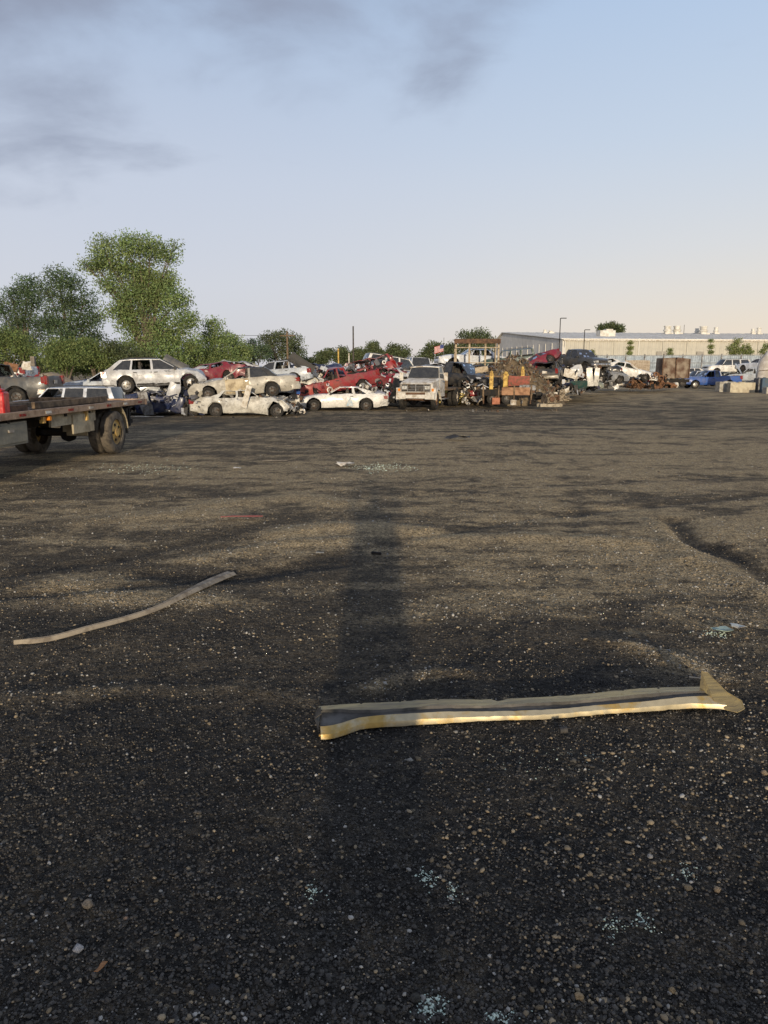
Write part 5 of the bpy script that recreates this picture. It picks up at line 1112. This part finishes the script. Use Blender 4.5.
for lab, bl, nn_ in (('thin young tree by the warehouse left of the scrap bin', [(630.5, 343, 1.8), (630.5, 348, 2.3), (629.5, 353, 2.2)], 700), ('bushy young tree before the warehouse at the right', [(738, 342, 5), (732, 349, 6), (745, 349, 6), (739, 355, 8), (750, 353, 4)], 3000), ('small sapling above the scrap bin', [(670, 350, 1.8), (670, 354, 2.2)], 400),
                   ('thin sapling between the louvre door and the bushy young tree', [(711, 341, 1.8), (711, 347, 2.3), (711, 352, 2)], 600), ('small sapling right of the shorter lamp pole', [(592, 352, 2.5), (594, 357, 3)], 500), ('leafy sapling at the right edge of the warehouse', [(764, 351, 4), (768, 346, 3.5), (767, 357, 4)], 900)):
    tree(lab, bl, 108 if nn_ != 3000 else 106, leaf_mat('sapling_leaf', (.26, .30, .11)), nn_, .10, name='young_tree', group='young trees by the warehouse', trunk=.06, clump=.18, per=10)

# ------------------------------------------------------------ near litter on the gravel
def gp(px, py, dz=0.): a = on_ground(px, py); return Vector((a.x, a.y, zg(a.x, a.y) + dz))
# long rocker trim: profile swept between two ends
TRIM, tt, pp = new_mat('gold_trim')
mpg = tt.nodes.new('ShaderNodeMapping'); tt.links.new(tt.nodes.new('ShaderNodeTexCoord').outputs['Object'], mpg.inputs[0]); mpg.inputs[3].default_value = (.18, 1.6, 1.); cc_ = mpg.outputs[0]
def trn(sc, det=5.):
    n_ = nd(tt, 'ShaderNodeTexNoise'); tt.links.new(cc_, n_.inputs[0]); setin(n_, Scale=sc, Detail=det, Roughness=.65); return n_.outputs[0]
mx_ = mixc(tt, ramp(tt, trn(9.), [(.40, 0.), (.60, 1.)]), (.48, .37, .16), (.25, .205, .115)); mx_ = mixc(tt, ramp(tt, trn(40.), [(.50, 0.), (.70, .8)]), mx_, (.16, .13, .09)); tt.links.new(mx_, pp.inputs['Base Color'])
pp.inputs['Metallic'].default_value = .4; tt.links.new(math_n(tt, 'MULTIPLY_ADD', trn(9.), .4, .22), pp.inputs['Roughness'])
bb_ = nd(tt, 'ShaderNodeBump'); tt.links.new(trn(18.), bb_.inputs['Height']); setin(bb_, Strength=.25, Distance=.01); tt.links.new(bb_.outputs[0], pp.inputs['Normal'])
TRIMD = surf('trim_inner', (.12, .11, .095), (.075, .07, .06), rough=.45, metal=.4, scale=6)
A = gp(320, 731); Bp = gp(731, 707); L_ = (Bp - A).length; an = math.atan2(Bp.y - A.y, Bp.x - A.x)
tr = empty('trim_panel', (A.x, A.y, 0.012 + max(A.z, Bp.z)), (0, R_(-.0), an), label='long gold and silver rocker trim panel lying on the gravel', cat='trim panel')
# cross-section: y across (far = +), z up ; main faces: upper strip, recessed band, bright lower lip
def prof(s):
    e0 = 1 - min(1, max(0, (s - .02) / .09)); e0 = e0 * e0 * (3 - 2 * e0); e1 = min(1, max(0, (s - .87) / .10)); w = .010 * math.sin(s * 9)
    nearx = -.030 - .105 * e0 - .045 * e1; far = .185 - .020 * s
    return [(far, .020 + w), (far - .010, .050 + w), (.078 + .045 * e0, .052 + w), (.070 + .045 * e0, .038 + w), (.022 - .06 * e0, .032 + w), (.012 - .075 * e0, .044 + w), (nearx + .006, .026 + w * .3), (nearx, .004)]
ss = [0, .01, .03, .05, .07, .09, .11, .14] + list(np.linspace(.17, .86, 54)) + [.89, .92, .95, .97]
rows = [[Vector((s * L_, y_ - (.030 * math.exp(-((s - .435) / .010) ** 2) if i < 2 else 0) + .014 * noise.noise(Vector((s * 5, 2, 0))) + .006 * noise.noise(Vector((s * 40, y_ * 30, 0))), z_ + .012 * noise.noise(Vector((s * 6, i * .2, 5))) + .004 * noise.noise(Vector((s * 45, i, 5))))) for i, (y_, z_) in enumerate(prof(s))] for s in ss]
def strip(i0, i1, nm, mt):
    r2 = [r[i0:i1 + 1] for r in rows]; o = MB().grid(r2, thick=(0, .0, -.004)).build(nm, mt, tr, ang=30); return o
strip(0, 2, 'upper_strip', TRIM); strip(2, 5, 'recessed_band', TRIMD); strip(5, 7, 'bright_lip', surf('bright_lip', (.62, .53, .34), (.56, .38, .12), rough=.32, metal=.5, scale=5, thr=(.5, .62)))
# upturned bracket at the right end
e = L_ * .955
k0 = [Vector(q_) for q_ in ((e - .015, .14, .055), (e, .165, .15), (e + .04, .16, .14), (e + .05, .11, .12), (e + .09, .02, .07), (e + .135, -.06, .05), (e + .13, -.10, .02), (e + .085, -.11, .006), (e + .03, -.08, .012), (e - .02, -.03, .05))]
MB().prism(k0, (0, 0, -.006)).build('end_bracket', TRIM, tr, ang=20)
for k in range(9): MB().lathe([(.001, .0), (.007, .0), (.008, -.001), (.001, -.001)], (L_ * (.10 + k * .092), .14 - .002 * k, .0735), 'z', 10).build('clip_hole', DARK, tr)
MB().path(k0[1:8], .004, 5).build('bracket_edge', TRIM, tr)
MB().prism([Vector((-.012, .148, .050)), Vector((.012, .148, .062)), Vector((.012, .05, .066)), Vector((-.03, .035, .045)), Vector((-.004, -.02, .05)), Vector((-.012, -.088, .025)), Vector((.03, -.095, .02))][:6], (0, 0, -.005)).build('torn_end', TRIMD, tr)
m = MB().box((.045, -.099, .010), (.11, .012, .010)); m.build('end_lip', YEL, tr)
thing_mesh(MB().lathe([(.012, -.022), (.017, -.022), (.018, -.010), (.016, -.006), (.016, .0), (.019, .004), (.019, .020), (.012, .022), (.012, -.022)], (0, 0, 0), 'x', 14), 'plastic_plug', PLAST, 'small black ribbed plastic plug just below the long trim panel', 'plug', gp(563, 735, .028), (0, 0, .15))
# curved strip at left
pts_px = [(14, 645), (50, 642), (90, 633), (130, 622), (160, 612), (190, 597), (212, 583), (232, 572)]
pts = [gp(*q_) for q_ in pts_px]
def catm(P, n=6):
    out = []
    for i in range(len(P) - 1):
        p0, p1, p2, p3 = P[max(0, i - 1)], P[i], P[i + 1], P[min(len(P) - 1, i + 2)]
        for k in range(n):
            t_ = k / n; out.append(.5 * ((2 * p1) + (p2 - p0) * t_ + (2 * p0 - 5 * p1 + 4 * p2 - p3) * t_ ** 2 + (3 * p1 - p0 - 3 * p2 + p3) * t_ ** 3))
    return out + [P[-1]]
cp_ = catm(pts); rows = []
for i, p_ in enumerate(cp_):
    tg = (cp_[min(i + 1, len(cp_) - 1)] - cp_[max(i - 1, 0)]); tg.z = 0; tg.normalize(); nn_ = Vector((-tg.y, tg.x, 0)); f = i / (len(cp_) - 1)
    w = .018 + .030 * sstep(.55, .85, f) - .012 * (f < .06); lift = .022 + .022 * math.sin(f * math.pi)
    rows.append([p_ - nn_ * w + Vector((0, 0, lift - .012)), p_ - nn_ * w * .3 + Vector((0, 0, lift + .014)), p_ + nn_ * w * .3 + Vector((0, 0, lift + .006)), p_ + nn_ * w + Vector((0, 0, lift + .014))])
org = pts[0].copy(); rows = [[v - org for v in r] for r in rows]
thing_mesh(MB().grid(rows, thick=(0, 0, -.006)), 'curved_strip', surf('weathered_strip', (.30, .255, .19), (.17, .14, .105), rough=.6, scale=7), 'long curved grey strip of bent trim lying on the gravel at the left', 'trim strip', org, ang=25)
# pieces of litter
def bit(name, px, py, w, h, mat, label, cat, rz=0, a=.02, sd=1., up=.0, th=.006, lift=.01):
    m = sheet(w, h, 5, .0, a, sd, th); m.v = [(v[0], v[2] - h / 2, -v[1] * .6 + lift + abs(noise.noise(Vector(v) * 8)) * a) for v in m.v]
    thing_mesh(m, name, mat, label, cat, gp(px, py, .022 + up), (R_(up * 100), 0, R_(rz)), ang=25)
bit('red_strip', 242, 521.5, .55, .06, surf('faded_red_strip', (.42, .11, .08), (.3, .09, .07)), 'thin faded red strip lying on the ground left of the shadow', 'strip', 8, .02, 3, lift=.02)
bit('white_rag', 345, 466, .34, .22, WHITEP, 'crumpled white scrap left of the far glass patch', 'litter', 10, .09, 4, lift=.03)
bit('pale_slat', 275, 461.5, .55, .05, WOODP, 'thin pale slat lying flat left of the far glass patch', 'slat', 2, .01, 5, lift=.01)
bit('torn_hose', 458, 440, .7, .30, PLAST, 'dark torn rubber piece far out on the open ground', 'litter', -10, .12, 6, lift=.05)
bit('white_scrap', 237, 470, .16, .12, WHITEP, 'small white flake on the open ground right of the glass scatter', 'litter', 0, .03, 7)
bit('grey_scrap', 320, 554, .09, .05, CONC, 'tiny pale chip beside the dark pipe stub', 'litter', 0, .01, 8)
bit('teal_film', 722, 633, .13, .10, surf('teal_film', (.32, .42, .36), (.22, .26, .2), rough=.35), 'crumpled pale green film near the right edge', 'litter', 20, .025, 9)
bit('glass_sheet', 738, 629, .12, .06, surf('pale_film', (.42, .45, .42), (.3, .27, .22), rough=.3), 'broken clear sheet right of the pale green film', 'litter', -15, .02, 10)
bit('tan_leaf', 700, 684, .13, .02, WOODP, 'short tan twig near the right end of the trim panel', 'twig', -12, .01, 11)
thing_mesh(MB().tube((-.05, 0, 0), (.05, 0, 0), .018, .016).tube((.05, 0, 0), (.062, 0, 0), .013), 'pipe_stub', DARK, 'short dark pipe stub in the long shadow', 'pipe', gp(376, 555, .030), (0, 0, -.35))
thing_mesh(sheet(.13, .035, 5, .0, .008, 3, .004), 'orange_leaf', surf('dry_leaf', (.34, .17, .07), (.22, .11, .05), rough=.7, scale=20), 'curled orange dry leaf at the bottom left', 'leaf', gp(99, 972, .018), (R_(75), 0, R_(70)))
bpy.data.objects['orange_leaf'].scale = (.34, .5, .5)
def stone(px, py, r, colr, label, sd):
    bm = bmesh.new(); bmesh.ops.create_icosphere(bm, subdivisions=3, radius=1); rnd = Vector((sd * 3.1, sd, 0))
    for v in bm.verts:
        v.co = v.co * (1 + .32 * noise.noise(v.co * 1.3 + rnd) + .10 * noise.noise(v.co * 4 + rnd)); v.co.z *= .7
    me = bpy.data.meshes.new('stone'); bm.to_mesh(me); bm.free(); me.materials.append(surf('stone_%d' % sd, colr, tuple(c_ * .6 for c_ in colr), rough=.8, scale=2., bump=.4)); me.polygons.foreach_set('use_smooth', [True] * len(me.polygons))
    o = bpy.data.objects.new('stone', me); COL.objects.link(o); o.location = gp(px, py, r * .45); o.scale = (r, r * .9, r); o.rotation_euler = (0, 0, sd); tag(o, label, 'stone')
stone(88, 908, .021, (.24, .20, .15), 'rounded tan stone at the lower left', 1)
stone(78, 951, .019, (.42, .41, .40), 'angular pale grey stone below the tan stone at lower left', 2)
stone(579, 998, .015, (.38, .28, .16), 'round cream pebble at the bottom right of centre', 3)
stone(672, 991, .012, (.30, .22, .12), 'ochre pebble at the bottom right', 4)
stone(126, 919, .009, (.32, .22, .15), 'tiny peach pebble right of the rounded tan stone', 5)
stone(688, 888, .016, (.22, .18, .12), 'khaki pebble in the light gravel at the right', 6)
stone(717, 891, .014, (.36, .27, .17), 'peach round pebble right of the khaki pebble', 7)
stone(650, 858, .012, (.46, .43, .38), 'pale round pebble in the right gravel', 8)
stone(380, 1012, .017, (.07, .068, .06), 'dark smooth stone at the bottom edge left of the bluish glass', 9)
stone(415, 1000, .018, (.06, .056, .045), 'dark olive stone at the bottom edge by the bluish glass', 10)
stone(764, 774, .018, (.30, .23, .15), 'tan pebble at the right edge', 11)
stone(213, 992, .022, (.035, .035, .036), 'flat black stone at the bottom left of centre', 12)

# ------------------------------------------------------------ the photographer, behind the camera, whose shadow lies on the yard
def person():
    J = {}; bm_v, bm_e, rad = [], [], []
    def chain(start, pts):
        prev = start
        for p_, r in pts: bm_v.append(p_); rad.append(r); bm_e.append((prev, len(bm_v) - 1)); prev = len(bm_v) - 1
        return prev
    bm_v.append((0, 0, .98)); rad.append((.17, .13))
    chest = chain(0, [((0, .0, 1.15), (.24, .15)), ((0, .0, 1.38), (.27, .16)), ((0, 0, 1.52), (.14, .10))])
    head = chain(chest, [((0, .01, 1.60), (.060, .060)), ((0, .03, 1.70), (.085, .095)), ((0, .03, 1.80), (.082, .095)), ((0, .02, 1.86), (.05, .06))])
    for s in (-1, 1):
        chain(0, [((s * .11, 0, .90), (.10, .10)), ((s * .16, .02, .50), (.065, .07)), ((s * .19, 0, .12), (.045, .05)), ((s * .20, .05, .05), (.045, .035)), ((s * .21, .16, .04), (.04, .03))])
        w = chain(chest - 1, [((s * .21, 0, 1.47), (.065, .065)), ((s * .37, .10, 1.52), (.050, .050)), ((s * .26, .24, 1.76), (.036, .036)), ((s * .12, .30, 1.92), (.028, .024)), ((s * .095, .31, 1.96), (.032, .018))])
        for k in range(4): chain(w, [((s * (.08 - .004 * k), .345, 1.99 - k * .018), (.009, .009)), ((s * .062, .375, 1.995 - k * .018), (.008, .008)), ((s * .045, .365, 1.995 - k * .018), (.007, .007))])
        chain(w, [((s * .085, .29, 1.975), (.010, .010)), ((s * .06, .295, 1.985), (.009, .009))])
    me = bpy.data.meshes.new('body'); me.from_pydata(bm_v, bm_e, []); o = bpy.data.objects.new('person', me); COL.objects.link(o)
    o.modifiers.new('skin', 'SKIN')
    for i, r in enumerate(rad): me.skin_vertices[0].data[i].radius = r
    me.skin_vertices[0].data[0].use_root = True
    sb = o.modifiers.new('sub', 'SUBSURF'); sb.levels = 1; sb.render_levels = 1
    me.materials.append(surf('work_clothes', (.05, .06, .09), (.08, .08, .09), rough=.9)); o.location = (0, -.42, 0); tag(o, 'photographer in dark work clothes holding up a phone behind the view', 'person')
    MB().lathe([(.24, .42), (.27, .75), (.28, 1.0), (.28, 1.25), (.27, 1.42), (.12, 1.53), (.09, 1.5)], (0, 0, 0), 'z', 24).build('shadow_coat', bpy.data.materials['work_clothes'], o, lambda v: Vector((v.x, v.y * .55, v.z)))  # coat added to widen the shadow the figure casts
    MB().box((0, .39, 1.985), (.15, .009, .074)).build('phone', PLAST, o, bevel=.004)
person()
